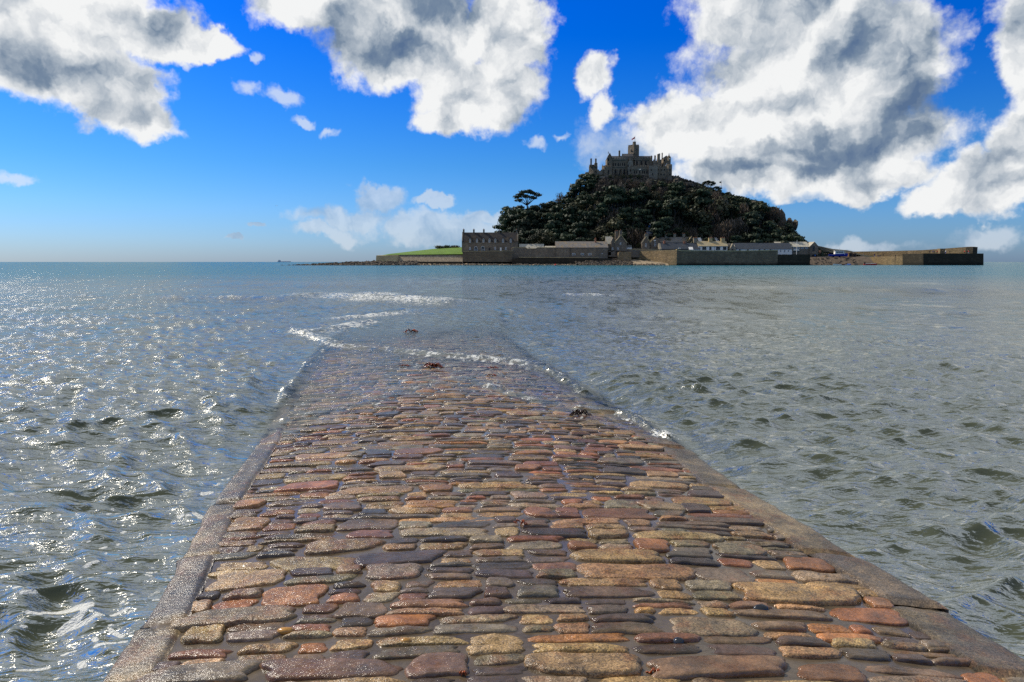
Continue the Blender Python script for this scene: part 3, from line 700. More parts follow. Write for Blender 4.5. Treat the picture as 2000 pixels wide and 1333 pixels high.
    # floating froth, near left
    def froth(pts, r, k=1.0):
        nonlocal foam
        r = r * 1.5
        for i in range(len(pts) - 1):
            (x0, y0), (x1, y1) = G(*pts[i]), G(*pts[i + 1])
            t = np.clip(((X0 - x0) * (x1 - x0) + (Y0 - y0) * (y1 - y0)) / max(1e-6, (x1 - x0) ** 2 + (y1 - y0) ** 2), 0, 1)
            d = np.hypot(X0 - x0 - t * (x1 - x0), (Y0 - y0 - t * (y1 - y0)))
            foam = np.maximum(foam, k * np.clip(1.6 * (1.45 - d / r), 0, 1.9) * (d < 2 * r))
    froth([(85, 1192), (120, 1187), (152, 1188)], 0.024, 1.1); froth([(150, 1190), (140, 1205), (95, 1221)], 0.018); froth([(95, 1221), (150, 1218), (188, 1206)], 0.012)
    froth([(10, 1158), (40, 1155)], 0.008); froth([(26, 1176), (55, 1170)], 0.011); froth([(34, 1202), (62, 1201)], 0.009); froth([(212, 1200), (238, 1191)], 0.009)
    froth([(205, 1226), (232, 1236)], 0.008); froth([(175, 1259), (215, 1252)], 0.010); froth([(30, 1292), (75, 1282)], 0.009); froth([(145, 1284), (150, 1292)], 0.010)
    froth([(168, 1240), (174, 1244)], 0.010); froth([(380, 1008), (392, 1012)], 0.018); froth([(395, 968), (405, 966)], 0.02)
    for _ in range(60):
        u, v = r_.uniform(10, 400), r_.uniform(960, 1320)
        if u < 560 - (v - 860) * 0.72 - 40: froth([(u, v), (u + r_.uniform(2, 14), v - r_.uniform(0, 4))], r_.uniform(0.003, 0.007))
    depth = Z - bz
    inn = (out_d < 0.0) & (Y > -4) & (Y < 34)
    ccl = np.exp(-np.clip(depth, 0, 9) / 0.55); 
    soft = np.clip(-out_d / 0.10 + 0.3, 0, 1)
    clear = ccl * soft * np.clip((28 - Y) / 10, 0, 1)
    clear *= np.clip(1.15 - 0.075 * np.clip(Y - 9, 0, 99) + 0.22 * vnoise(X0, Y0, 1.1, 61, 3) * (Y > 9), 0, 1)
    clear *= (1 - 0.5 * np.clip(rough - 0.55, 0, 1))
    # thin lip of froth where the film meets the stones
    lip = inn * np.exp(-((depth - 0.006) / 0.006) ** 2) * np.clip((Y - 5.5) / 2, 0, 1) * 0.42
    foam = np.maximum(foam, lip)
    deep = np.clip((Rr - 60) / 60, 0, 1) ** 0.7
    rough = np.maximum(rough, np.clip(0.10 + (Rr - 6) / 60, 0.1, 0.8))
    fade = np.clip(1 - Rr / 3000, 0, 1); Z *= fade
    V = np.stack([X, Y, Z], -1).reshape(-1, 3)
    Fq = grid_faces(nu, nr, True)
    c = len(V); V = np.concatenate([V, [[0, 0, 0]]])
    at = lambda q: np.concatenate([q.ravel(), [0]])
    o = fast_mesh('sea', V, Fq[:, ::-1], M['sea'], True, {'clear': at(clear), 'foam': at(foam), 'rough': at(rough), 'deep': at(deep)})
    tag(o, kind='structure'); print('sea verts', len(V))
build_sea()
# sandy sea bed round the causeway, under the murky water
sb = MB(); sb.add([(-60, -60, -1.6), (60, -60, -1.6), (60, 90, -1.6), (-60, 90, -1.6)], [(0, 1, 2, 3)])
tag(sb.build('seabed', M['sand']), kind='structure')

# ------------------------------------------------------------------ the island: ground, shore, woods
YH = 455.0
SIL = [(940, 497), (975, 490), (985, 462), (1000, 446), (1030, 434), (1060, 430), (1090, 416), (1110, 404), (1130, 382), (1150, 354), (1165, 343.5), (1240, 343.5), (1315, 348), (1330, 353), (1360, 363),
       (1390, 378), (1420, 383), (1460, 394), (1500, 410), (1515, 420), (1530, 447), (1550, 464), (1570, 480), (1600, 487), (1650, 494), (1700, 505)]
_hx = np.array([XU(u, YH) for u, v in SIL]); _hz = np.array([P(u, v, YH)[2] for u, v in SIL])
def hill_z(x, y):
    x = np.asarray(x, float); y = np.asarray(y, float)
    # keep the outline roughly constant in direction from the mainland, as the slope comes forward
    top = np.interp(x, _hx, _hz, left=0.5, right=0.5)
    f = np.clip((y - 398) / (449 - 398), 0, 1); f = f ** 0.9
    bk = np.clip((560 - y) / 75, 0, 1); bk = bk * bk * (3 - 2 * bk)
    base = np.where(x > 160, np.interp(y, [418, 434], [-3.0, 3.2]), 3.2)
    z = base + (np.maximum(top, base) - base) * np.minimum(f, bk)
    bumpy = 1.0 * np.sin(x * .11 + y * .07) * np.sin(y * .13 + 1) + 0.6 * np.sin(x * .31 + 2) * np.sin(y * .27)
    flat = np.clip(np.abs(top - z) / 6, 0, 1)
    return z + bumpy * f * flat * 1.1
hx = np.linspace(_hx[0], _hx[-1], 170); hy = np.concatenate([np.linspace(383, 462, 60), np.linspace(464, 565, 36)])
HX, HY = np.meshgrid(hx, hy); HZ = hill_z(HX, HY); HZ[0] = -2; HZ[-1] = -2; HZ[:, 0] = -1; HZ[:, -1] = -1
def mat_hill():
    m, g, bs, o = new_mat('hillside_earth'); p = pos(g)
    c = g.mix(g.mr(g.noise(p, 0.12, 6, 0.7), 0.4, 0.6), (0.028, 0.030, 0.013), (0.050, 0.042, 0.022))
    c = g.mix(g.mr(g.noise(p, 0.4, 5, 0.7), 0.60, 0.68), c, (0.12, 0.10, 0.075))
    g.put(bs.inputs['Base Color'], c); bs.inputs['Roughness'].default_value = 0.95; bump(g, bs, g.noise(p, 0.8, 6, 0.7), 0.8, 0.8); return m
M['hill'] = mat_hill()
tag(fast_mesh('hill', np.stack([HX, HY, HZ], -1).reshape(-1, 3), grid_faces(len(hx), len(hy)), M['hill']), kind='structure')

def ngrid(fn, nu, nv, name, mat, kind='structure'):
    U, W = np.meshgrid(np.linspace(0, 1, nu), np.linspace(0, 1, nv)); V = np.stack(fn(U, W), -1).reshape(-1, 3)
    o = fast_mesh(name, V, grid_faces(nu, nv), mat); tag(o, kind=kind); return o
# low quay ground that carries the village, then the field on the left
tag(MB().prismz([(XU(1000, 384), 384), (XU(1190, 384), 384), (XU(1300, 386), 386), (XU(1583, 386), 386), (XU(1583, 424), 424), (XU(1690, 426), 426), (XU(1690, 470), 470), (XU(975, 470), 470)], -1, 2.4).build('ground', M['sand']), kind='structure')
def field(U, W):
    us = 742 + (905 - 742) * U
    x = np.array([XU(float(a), 384) for a in us.ravel()]).reshape(us.shape) * (1 + 0.12 * W)
    vtop = np.interp(us, [742, 760, 800, 850, 875, 905], [500, 496.5, 492, 486.5, 484.5, 483.5]); vbot = np.interp(us, [742, 760, 905], [501, 498.5, 497])
    zb = CZ + (512 - vbot) / F_PX * 384; zt = CZ + (512 - vtop) / F_PX * 430
    return x, 384 + 46 * W, zb + (zt - zb) * W ** 0.8
ngrid(field, 40, 12, 'grass_field', M['grass'])
# clifftop turf falling away behind, so the field has a far side
ngrid(lambda U, W: (XU(742, 430) * 1.0 + (XU(985, 430) - XU(742, 430)) * U, 430 + 40 * W, (CZ + (512 - np.interp(U, [0, .1, .3, .6, .8, 1], [501, 496.5, 491, 486, 484, 482])) / F_PX * 430) * (1 - W) - 1 * W), 30, 5, 'far_turf', M['grass'])
# shingle shore under the walls and the sandy beach
def shore(U, W):
    u = 700 + (1300 - 700) * U
    x = np.array([XU(float(a), 374) for a in u.ravel()]).reshape(u.shape)
    top = np.interp(u, [700, 740, 900, 1000, 1180, 1230, 1300], [1.6, 1.9, 1.3, 0.9, 1.5, 3.3, 2.2])
    return x * (1 + .03 * W), 362 + 24 * W, -0.5 + (top + 0.5) * W + 0.15 * np.sin(x * 2.1) * np.sin(W * 9)
ngrid(shore, 200, 12, 'shingle_beach', M['shore_pale'])
ngrid(lambda U, W: (XU(1195, 378) + (XU(1300, 378) - XU(1195, 378)) * U, 366 + 24 * W, -0.5 + 0.25 + (np.interp(U, [0, .35, 1], [3.8, 3.5, 0.9]) + 0.3) * W), 30, 8, 'beach', M['sand'])
ngrid(lambda U, W: (XU(1575, 386) + (XU(1700, 386) - XU(1575, 386)) * U, 379 + 50 * W, np.interp(379 + 50 * W, [379, 383, 387, 429], [-0.5, 1.6, 4.65, 4.95])), 30, 8, 'harbour_slip', M['slip'])

def rocks(name, spots, mat, seed):
    rn = random.Random(seed); mb = MB()
    for (x, y, z, r) in spots:
        mb.blob((x, y, z), (r * rn.uniform(.8, 1.6), r * rn.uniform(.7, 1.3), r * rn.uniform(.5, .9)), rn.random() * 999, (6, 4), 0.35)
    return tag(mb.build(name, mat), kind='stuff')
rn = random.Random(3); sp = []
for _ in range(700):
    u = 545 + 270 * rn.random() ** 0.75; Y = rn.uniform(352, 386)
    h = np.interp(u, [545, 600, 680, 740, 815], [0.1, 0.6, 1.7, 2.4, 2.4]) * (Y - 345) / 41
    r = rn.uniform(.3, 1.0) * (0.5 + 0.5 * min(1, (u - 540) / 120)); sp.append((XU(u, Y), Y, h - 0.3, r))
rocks('reef_rocks', sp, M['shore'], 4)
sp = []
for _ in range(900):
    u = rn.uniform(790, 1300); Y = rn.uniform(358, 372)
    sp.append((XU(u, Y), Y, 0.05 + (Y - 362) * 0.07, rn.uniform(.12, .42)))
for _ in range(260):
    u = rn.uniform(1125, 1235); Y = rn.uniform(362, 380)
    sp.append((XU(u, Y), Y, 0.2 + (Y - 362) * 0.12, rn.uniform(.3, .85)))
for _ in range(120):
    u = rn.uniform(1586, 1676); Y = rn.uniform(379.5, 386)
    sp.append((XU(u, Y), Y, float(np.interp(Y, [379, 383, 387], [-.5, 1.6, 4.5])), rn.uniform(.25, .8)))
rocks('shore_stones', sp, M['shore'], 5)
sp = [(XU(u, Y), Y, .1 + (Y - 362) * .07, r) for u, Y, r in ((rn.uniform(790, 1300), rn.uniform(356, 368), rn.uniform(.15, .4)) for _ in range(420))]
rocks('pale_shore_stones', sp, M['stone_pale'], 6)

# --- leaf crowns
def crown_mesh(name, mat, blobs, n, size, seed, droop=0.0, up=False):
    """many small leaf clumps spread over and inside a set of ellipsoid masses"""
    r = np.random.default_rng(seed); B = np.array(blobs, float); wt = (B[:, 3] * B[:, 4] * B[:, 5]) ** (2 / 3); wt /= wt.sum()
    k = r.choice(len(B), n, p=wt); d = r.normal(size=(n, 3)); d /= np.linalg.norm(d, axis=1)[:, None]
    rad = r.uniform(0.25, 1.0, n) ** 0.4 * (1 + 0.14 * r.normal(size=n))
    c = B[k, :3] + d * B[k, 3:6] * rad[:, None]
    a = r.normal(size=(n, 3)); a /= np.linalg.norm(a, axis=1)[:, None]
    nrm = d * 1.0 + r.normal(size=(n, 3)) * 0.28; nrm /= np.linalg.norm(nrm, axis=1)[:, None]
    t = np.cross(nrm, a); t /= np.linalg.norm(t, axis=1)[:, None]; b = np.cross(nrm, t)
    if up:
        t = np.stack([r.normal(size=n) * .35, r.normal(size=n) * .35, np.ones(n)], -1); b = np.cross(t, a); b /= np.linalg.norm(b, axis=1)[:, None]
    s = size * r.uniform(.55, 1.35, n)[:, None]; s2 = s * (0.16 if up else r.uniform(.5, .9, n)[:, None])
    V = np.stack([c - t * s, c - b * s2 + t * s * .1, c + t * s, c + b * s2 - t * s * .05], 1).reshape(-1, 3)
    return V, np.arange(n * 4).reshape(-1, 4)
def make_tree(name, loc, label, cat, group, H, kind, seed):
    """a trunk with limbs, and a crown of leaf clumps; everything is built around the origin and then placed"""
    r = random.Random(seed); root = thing(name, (0, 0, 0), label, cat, group)
    tk = MB(); lean = (r.uniform(-.08, .08) * H, r.uniform(-.05, .05) * H); blobs = []
    top = H * (0.62 if kind != 'bush' else 0.4)
    tk.tube([(0, 0, -1.2), (lean[0] * .3, lean[1] * .3, top * .5), (lean[0], lean[1], top)], [H * .035, H * .025, H * .014], 6)
    if kind == 'pine': nb, mat, size, n = 12, M['evergreen'], 0.42, 1000
    elif kind == 'dome': nb, mat, size, n = 9, M['olive'], 0.36, 900
    elif kind == 'bare': nb, mat, size, n = 10, M['brown'], 0.75, 420
    else: nb, mat, size, n = 6, M['bright'], 0.38, 380
    for i in range(nb):
        a = r.uniform(0, 6.28); q = r.random()
        if kind == 'pine':
            hh = H * (0.35 + 0.58 * q); rr = H * 0.36 * (1.1 - 0.75 * q) * r.uniform(.5, 1.1); s = H * r.uniform(.11, .18)
            bl = (lean[0] + rr * math.cos(a), lean[1] + rr * math.sin(a), hh, s * 1.35, s * 1.35, s * 0.62)
        elif kind == 'bare':
            hh = H * (0.45 + 0.42 * q); rr = H * 0.30 * r.random(); s = H * r.uniform(.14, .22); bl = (rr * math.cos(a), rr * math.sin(a), hh, s, s, s * 1.2)
        else:
            hh = H * (0.3 + 0.4 * q); rr = H * 0.34 * (1 - .6 * q) * r.uniform(.4, 1.1); s = H * r.uniform(.18, .28); bl = (rr * math.cos(a), rr * math.sin(a), hh, s * 1.2, s * 1.2, s)
        blobs.append(bl)
        if kind in ('pine', 'bare') and i % 2 == 0: tk.tube([(lean[0] * .6, lean[1] * .6, hh * .6), (bl[0] * .6, bl[1] * .6, hh * .85), (bl[0], bl[1], hh)], [H * .012, H * .009, H * .004], 4, False)
    tk.build('trunk', M['bark'], root)
    V, Q = crown_mesh('crown', mat, blobs, n, size * H / 11 * 1.0 + .12, seed, up=(kind == 'bare'))
    fast_mesh('crown', V, Q, mat, False, parent=root)
    root.location = loc; return root
def copy_tree(o, loc, rz, sc, label=None):
    c = o.copy(); COL.objects.link(c); c.location = loc; c.rotation_euler = (0, 0, rz); c.scale = (sc, sc, sc * 1.0)
    if label: c['label'] = label
    for ch in o.children:
        d = ch.copy(); COL.objects.link(d); d.parent = c
    return c
T_GROUP = 'trees of the wood covering the castle hill'
LBL = {'pine': 'dark evergreen tree in the wood covering the castle hill', 'dome': 'rounded olive green tree in the wood covering the castle hill',
       'bare': 'brown leafless tree in the wood covering the castle hill', 'bush': 'bright green bush growing behind the village roofs'}
protos = {}
for kd, nm, ct, cnt in (('pine', 'evergreen_tree', 'tree', 5), ('dome', 'round_tree', 'tree', 3), ('bare', 'leafless_tree', 'tree', 3), ('bush', 'green_bush', 'bush', 2)):
    protos[kd] = [make_tree(nm, (0, 0, 0), LBL[kd], ct, T_GROUP if kd != 'bush' else 'green bushes behind the village roofs', 11 if kd != 'bush' else 5, kd, 40 + i * 7 + len(kd)) for i in range(cnt)]
used = set()
def put(kd, x, y, sc, r, label=None, z=None):
    pr = r.choice(protos[kd]); z = float(hill_z(x, y)) - 0.4 if z is None else z
    rz = r.uniform(0, 6.28)
    if pr.name not in used:
        used.add(pr.name); pr.location = (x, y, z); pr.rotation_euler = (0, 0, rz); pr.scale = (sc, sc, sc)
        if label: pr['label'] = label
        return pr
    return copy_tree(pr, (x, y, z), rz, sc, label or LBL[kd])
def to_px(x, y, z):
    dz = z - CZ; d = y * math.cos(TH) - dz * math.sin(TH); up = y * math.sin(TH) + dz * math.cos(TH)
    return 1000 + F_PX * x / d, 666.5 - F_PX * up / d
rt = random.Random(21); placed = []
nt = 0
for _ in range(9000):
    if nt >= 285: break
    x = rt.uniform(_hx[0] + 6, _hx[-1] - 30); y = rt.uniform(399, 456); z = float(hill_z(x, y)); u, v = to_px(x, y, z)
    if not (988 < u < 1562): continue
    if z < 3.6 and y < 402: continue
    scrub = 1160 < u < 1345 and v < 398 - abs(u - 1240) * 0.12
    ridge = u > 1345 and v < np.interp(u, [1345, 1400, 1460, 1520, 1560], [376, 392, 405, 425, 470])
    if 1168 < u < 1318 and v < 352: continue
    if 1495 < u < 1562 and y > 436: continue
    kd = 'pine'; q = rt.random(); sc = rt.uniform(.8, 1.3) * float(np.interp(v, [360, 400, 425, 465], [.85, 1.0, 1.3, 1.35]))
    q = min(.999, max(0, q * .7 + .3 * (0.5 + 0.5 * math.sin(x * .09 + 1.7 * math.sin(y * .12 + x * .03)))))
    if scrub: kd = 'bare' if q < .6 else ('pine' if q < .78 else 'dome'); sc *= 0.62
    elif 1220 < u < 1560:
        kd = 'bare' if q < .30 else ('dome' if q < .42 else 'pine')
    else: kd = 'bare' if q < .10 else ('dome' if q < .24 else 'pine')
    if ridge: sc *= 0.42; kd = 'dome' if q < .5 else kd
    if v > 468: sc *= 0.8
    lim = np.interp(u, [980, 1000, 1030, 1060, 1080, 1095, 1110, 1125, 1150, 1165, 1170, 1320, 1345, 1365, 1390, 1410, 1440, 1480, 1510, 1530, 1560, 1575], [412, 406, 412, 402, 398, 392, 375, 350, 340, 346, 354, 356, 360, 366, 370, 378, 386, 396, 408, 436, 462, 476])
    lim += rt.uniform(-7, 8)
    smax = (v - lim) / (10.2 * F_PX / y)
    if smax < 0.3: continue
    sc = min(sc, smax)
    md = 5.2 * sc + .3
    if any((x - a) ** 2 + (y - b) ** 2 < (md * .5 + c * .5) ** 2 for a, b, c in placed): continue
    placed.append((x, y, md))
    where = 'the left shoulder of the hill' if u < 1110 else 'the slope left of the castle' if u < 1190 else 'the slope straight below the castle' if u < 1320 else 'the slope right of the castle' if u < 1440 else 'the right end of the hill'
    how = {'pine': 'dark evergreen tree', 'dome': 'rounded olive green tree', 'bare': 'brown leafless tree'}[kd]
    put(kd, x, y, sc, rt, '%s%s %s on %s' % ('small ' if sc < .75 else 'large ' if sc > 1.3 else '', how, 'high up' if v < 400 else 'halfway up' if v < 440 else 'low down', where)); nt += 1
print('wood trees', nt)
# named trees
def put_px(kd, u, vb, Y, sc, label, seed):
    p = P(u, vb, Y); return put(kd, p[0], Y, sc, random.Random(seed), label, p[2])
put_px('pine', 988, 486, 446, 1.45, 'tall ragged pine standing at the outer left edge of the wood', 1)
put_px('pine', 1004, 462, 450, 1.25, 'dense pine crown just left of the umbrella pine', 2)
put_px('pine', 1143, 378, 448, 1.15, 'dark pine crowding the hillside left of the castle', 3)
put_px('pine', 1124, 398, 446, 1.1, 'dark spreading pine below the castle, on the left skyline', 4)
put_px('pine', 1150, 378, 444, 1.0, 'dark pine directly under the two tall castle chimneys', 5)
put_px('bare', 1096, 404, 449, 0.75, 'bare twiggy tree against the sky on the left slope', 6)
put_px('bare', 1086, 412, 449, 0.65, 'lower bare twiggy tree on the left skyline', 7)
put_px('dome', 1072, 482, 396, 0.95, 'big grey green rounded tree behind the pale roof', 8)
put_px('dome', 1045, 482, 396, 0.72, 'low spreading tree with green top beside the pale roof', 9)
put_px('dome', 1060, 478, 399, 0.85, 'brownish rounded tree between the two other trees behind the pale roof', 10)
put_px('dome', 1325, 414, 430, 0.95, 'pale grey green domed tree halfway up the hill', 11)
put_px('dome', 1340, 440, 420, 0.95, 'large pale rounded tree in the middle of the wood', 12)
for i, (u, v, sc, lb) in enumerate(((1327, 467, 1.1, 'bright green bush behind the second chimney of the cottage row'), (1340, 466, 1.25, 'pale green bush behind the middle of the cottage row'), (1356, 470, .9, 'small green bush behind the right end of the cottage row'),
                                (1290, 470, .9, 'green bush behind the left chimney of the cottage row'), (1500, 472, 1.5, 'pale green bush behind the long dark roofed white building'), (1518, 474, 1.3, 'green bush above the right end of the long white building'),
                                (1166, 424, 1.3, 'pale yellow green shrub standing out on the dark hillside'), (1146, 446, 1.1, 'bright green shrub among dark pines on the lower hill'))):
    put_px('bush', u, v, 412 if v > 450 else 425, sc * .8, lb, 50 + i)
put_px('pine', 1556, 478, 440, .55, 'small wind bent pine near the right foot of the hill', 31)
put_px('pine', 1568, 480, 440, .4, 'smallest pine at the right foot of the hill', 32)
put_px('pine', 1577, 382, 446, .01, None, 33) if False else None

# the umbrella pine, and its twin on the ridge
def umbrella(name, u, vb, Y, Hpx, label, seed, flat=1.0):
    b = P(u, vb, Y); s = Y / F_PX; root = thing(name, b, label, 'tree'); H = Hpx * s; r = random.Random(seed); bx, by, bz = b
    tk = MB(); fork = bz + H * .42
    tk.tube([(bx, by, bz - 2), (bx + .2, by, bz + H * .2), (bx - .1, by, fork)], [H * .035, H * .028, H * .024], 8)
    blobs = []
    ends = [(-.62, .70), (-.42, .80), (-.22, .86), (.02, .90), (.2, .86), (.42, .82), (.62, .76), (-.52, .56), (.35, .66), (-.05, .72)]
    for i, (dx, dz) in enumerate(ends):
        ex, ez = bx + dx * H * .62, bz + dz * H; ey = by + r.uniform(-.22, .22) * H
        tk.tube([(bx - .1, by, fork - .1), (bx + (ex - bx) * .45, by + (ey - by) * .4, fork + (ez - fork) * .45), (ex, ey, ez)], [H * .016, H * .011, H * .005], 5, False)
        blobs.append((ex, ey, ez + H * .03, H * .17, H * .20, H * .06 * flat))
        blobs.append((ex + r.uniform(-.08, .08) * H, by + r.uniform(-.25, .25) * H, ez + H * .05, H * .10, H * .12, H * .04 * flat))
    tk.build('trunk', M['bark'], root)
    V, Q = crown_mesh('crown', M['evergreen'], blobs, 2600, 0.36 * H / 14, seed)
    fast_mesh('crown', V - np.array(b), Q, M['evergreen'], False, parent=root)
    return root
umbrella('umbrella_pine', 1030, 424, 446, 52, 'tall umbrella pine with a flat crown and forked bare trunk on the left skyline', 5, 1.0)
umbrella('ridge_pine', 1383, 381, 450, 27, 'wide flat topped pine on the ridge right of the castle', 9, 1.5)
umbrella('ridge_pine', 1399, 384, 450, 19, 'smaller ragged pine beside the ridge flagpole', 12, 1.6)

# reddish brown scrub under the castle: one mass
r = np.random.default_rng(17); n = 9000
u = r.uniform(1160, 1350, n); bx = []
xs = r.uniform(XU(1150, 450), XU(1365, 450), n); ysb = r.uniform(404, 453, n); zs = hill_z(xs, ysb)
pu = 1000 + F_PX * xs / ysb; pv = 512 - (zs - CZ) / ysb * F_PX
ok = (pv < 402 - np.abs(pu - 1245) * .1) | (r.random(n) < 0.12)
xs, ysb, zs = xs[ok], ysb[ok], zs[ok]; n = len(xs)
hgt = np.where(ysb > 446, .45, 1.0) * r.uniform(.8, 3.0, n) * (0.5 + 0.5 * (zs < 40)); dxx = r.normal(size=n) * .5; dyy = r.normal(size=n) * .5; wd = r.uniform(.3, .9, n); an = r.uniform(0, 3.14, n)
V = np.stack([np.stack([xs - wd * np.cos(an), ysb - wd * np.sin(an), zs - .3], -1), np.stack([xs + wd * np.cos(an), ysb + wd * np.sin(an), zs - .3], -1),
              np.stack([xs + dxx + wd * .5, ysb + dyy, zs + hgt], -1), np.stack([xs + dxx - wd * .5, ysb + dyy, zs + hgt], -1)], 1).reshape(-1, 3)
tag(fast_mesh('undergrowth', V, np.arange(n * 4).reshape(-1, 4), M['brown'], False), kind='stuff')
r = np.random.default_rng(19)     # green ground cover between the trees
n = 26000; xs = r.uniform(_hx[1], _hx[-3], n); ysb = r.uniform(398, 456, n); zs = hill_z(xs, ysb); s = r.uniform(.3, .8, n); a1 = r.normal(size=(n, 3)) * (1, .5, 1); a1 /= np.linalg.norm(a1, axis=1)[:, None]; a2 = np.cross(a1, r.normal(size=(n, 3))); a2 /= np.linalg.norm(a2, axis=1)[:, None]
c = np.stack([xs, ysb, zs + s * .6], -1)
keep = ~((1000 + F_PX * xs / ysb > 1165) & (1000 + F_PX * xs / ysb < 1340) & (512 - (zs - CZ) / ysb * F_PX < 385)); c, a1, a2, s = c[keep], a1[keep], a2[keep], s[keep]
V = np.stack([c - a1 * s[:, None], c - a2 * s[:, None] * .7, c + a1 * s[:, None], c + a2 * s[:, None] * .7], 1).reshape(-1, 3)
tag(fast_mesh('ground_cover', V, np.arange(len(c) * 4).reshape(-1, 4), M['evergreen'], False), kind='stuff')

def outcrop(u, v, Y, w, h, label, seed):
    b = P(u, v, Y); s = Y / F_PX; mb = MB(); rr = random.Random(seed)
    for k in range(5): mb.blob((b[0] + rr.uniform(-.35, .35) * w * s, Y + rr.uniform(-2, 2), b[2] + rr.uniform(.1, .6) * h * s), (w * s * rr.uniform(.2, .42), 3.0, h * s * rr.uniform(.3, .5)), seed + k, (10, 6), 0.25)
    return tag(mb.build('rock_outcrop', M['rock']), label, 'rock', 'rock outcrops on the ridge')
outcrop(1470, 408, 447, 34, 16, 'rounded grey outcrop on the ridge, highest of the bare rocks', 1)
outcrop(1497, 419, 442, 40, 14, 'cliff block above the steep right shoulder of the hill', 3)
outcrop(1518, 446, 442, 24, 36, 'tall vertical cliff face at the right shoulder of the hill', 5)
outcrop(1544, 456, 442, 16, 30, 'separate rock stack standing right of the cliff', 7)
outcrop(1326, 362, 440, 18, 14, 'pale boulders just below the right corner of the castle', 9)
outcrop(1345, 366, 444, 22, 10, 'grassy rock step right of the castle wall', 11)

# ------------------------------------------------------------------ buildings
def px(u, v, Y): p = P(u, v, Y); return p[0], p[2]
def window(par, u, v, w, h, Y, arch=False, frame='frame', pane='pane', proud=0.06, bars=True):
    """glazed opening: dark pane with a frame set round it (pixel centre and size measured on the wall at depth Y)"""
    x, z = px(u, v, Y); s = Y / F_PX; hw, hh = w * s / 2, h * s / 2
    mb = MB(); t = min(.14, hw * .4)
    mb.box(x - hw, x - hw + t, Y - proud, Y + .05, z - hh, z + hh).box(x + hw - t, x + hw, Y - proud, Y + .05, z - hh, z + hh)
    if arch:
        n = 7; ap = [(x + (hw) * math.cos(a), z + hh + hw * 1.2 * math.sin(a)) for a in np.linspace(0, math.pi, n)]; ip = [(x + (hw - t) * math.cos(a), z + hh + (hw - t) * 1.2 * math.sin(a)) for a in np.linspace(0, math.pi, n)]
        for i in range(n - 1): mb.prism([ap[i], ap[i + 1], ip[i + 1], ip[i]][::-1], Y - proud, Y + .05)
    else: mb.box(x - hw + t, x + hw - t, Y - proud, Y + .05, z + hh - t, z + hh)
    mb.box(x - hw - .08, x + hw + .08, Y - proud - .06, Y + .05, z - hh - .1, z - hh)
    if bars: mb.box(x - .04, x + .04, Y - proud * .7, Y + .03, z - hh, z + hh - t).box(x - hw + t, x - .04, Y - proud * .7, Y + .03, z - .04, z + .04).box(x + .04, x + hw - t, Y - proud * .7, Y + .03, z - .04, z + .04)
    f = mb.build('window', M[frame], par)
    g_ = MB()
    if arch: g_.prism([(x - hw + t, z - hh), (x + hw - t, z - hh)] + [(x + (hw - t) * math.cos(a), z + hh + (hw - t) * 1.2 * math.sin(a)) for a in np.linspace(0, math.pi, 7)], Y - .02, Y + .02)
    else: g_.box(x - hw + t, x + hw - t, Y - .02, Y + .02, z - hh, z + hh - t)
    g_.build('pane', M[pane], f); return f
def slot(par, u, v, w, h, Y, name='window', mat='void', proud=.03):
    x, z = px(u, v, Y); s = Y / F_PX; hw, hh = w * s / 2, h * s / 2
    return MB().prism([(x - hw, z - hh), (x + hw, z - hh), (x + hw, z + hh * .6), (x + hw * .45, z + hh * .9), (x, z + hh), (x - hw * .45, z + hh * .9), (x - hw, z + hh * .6)], Y - proud, Y + .03).build(name, M[mat], par)
def door(par, u, v, w, h, Y, mat='door'):
    x, z = px(u, v, Y); s = Y / F_PX; hw, hh = w * s / 2, h * s / 2
    d = MB().box(x - hw, x + hw, Y - .05, Y + .03, z - hh, z + hh).build('door', M[mat], par)
    MB().box(x + hw * .55, x + hw * .7, Y - .1, Y - .05, z - .06, z + .06).build('handle', M['dark'], d); return d
def chimney(par, u, vt, vb, w, Y, mat='stone', pots=2, d=None):
    x, z1 = px(u, vt, Y); z0 = px(u, vb, Y)[1]; s = Y / F_PX; hw = w * s / 2; d = d or hw
    mb = MB().box(x - hw, x + hw, Y - d, Y + d, z0, z1 - .25).box(x - hw - .1, x + hw + .1, Y - d - .1, Y + d + .1, z1 - .25, z1)
    c = mb.build('chimney', M[mat], par)
    for i in range(pots):
        ox = (i - (pots - 1) / 2) * hw * .9
        MB().cone((x + ox, Y), .16, .12, z1, z1 + .55, 8).build('chimney_pot', M['pot'], c)
    return c
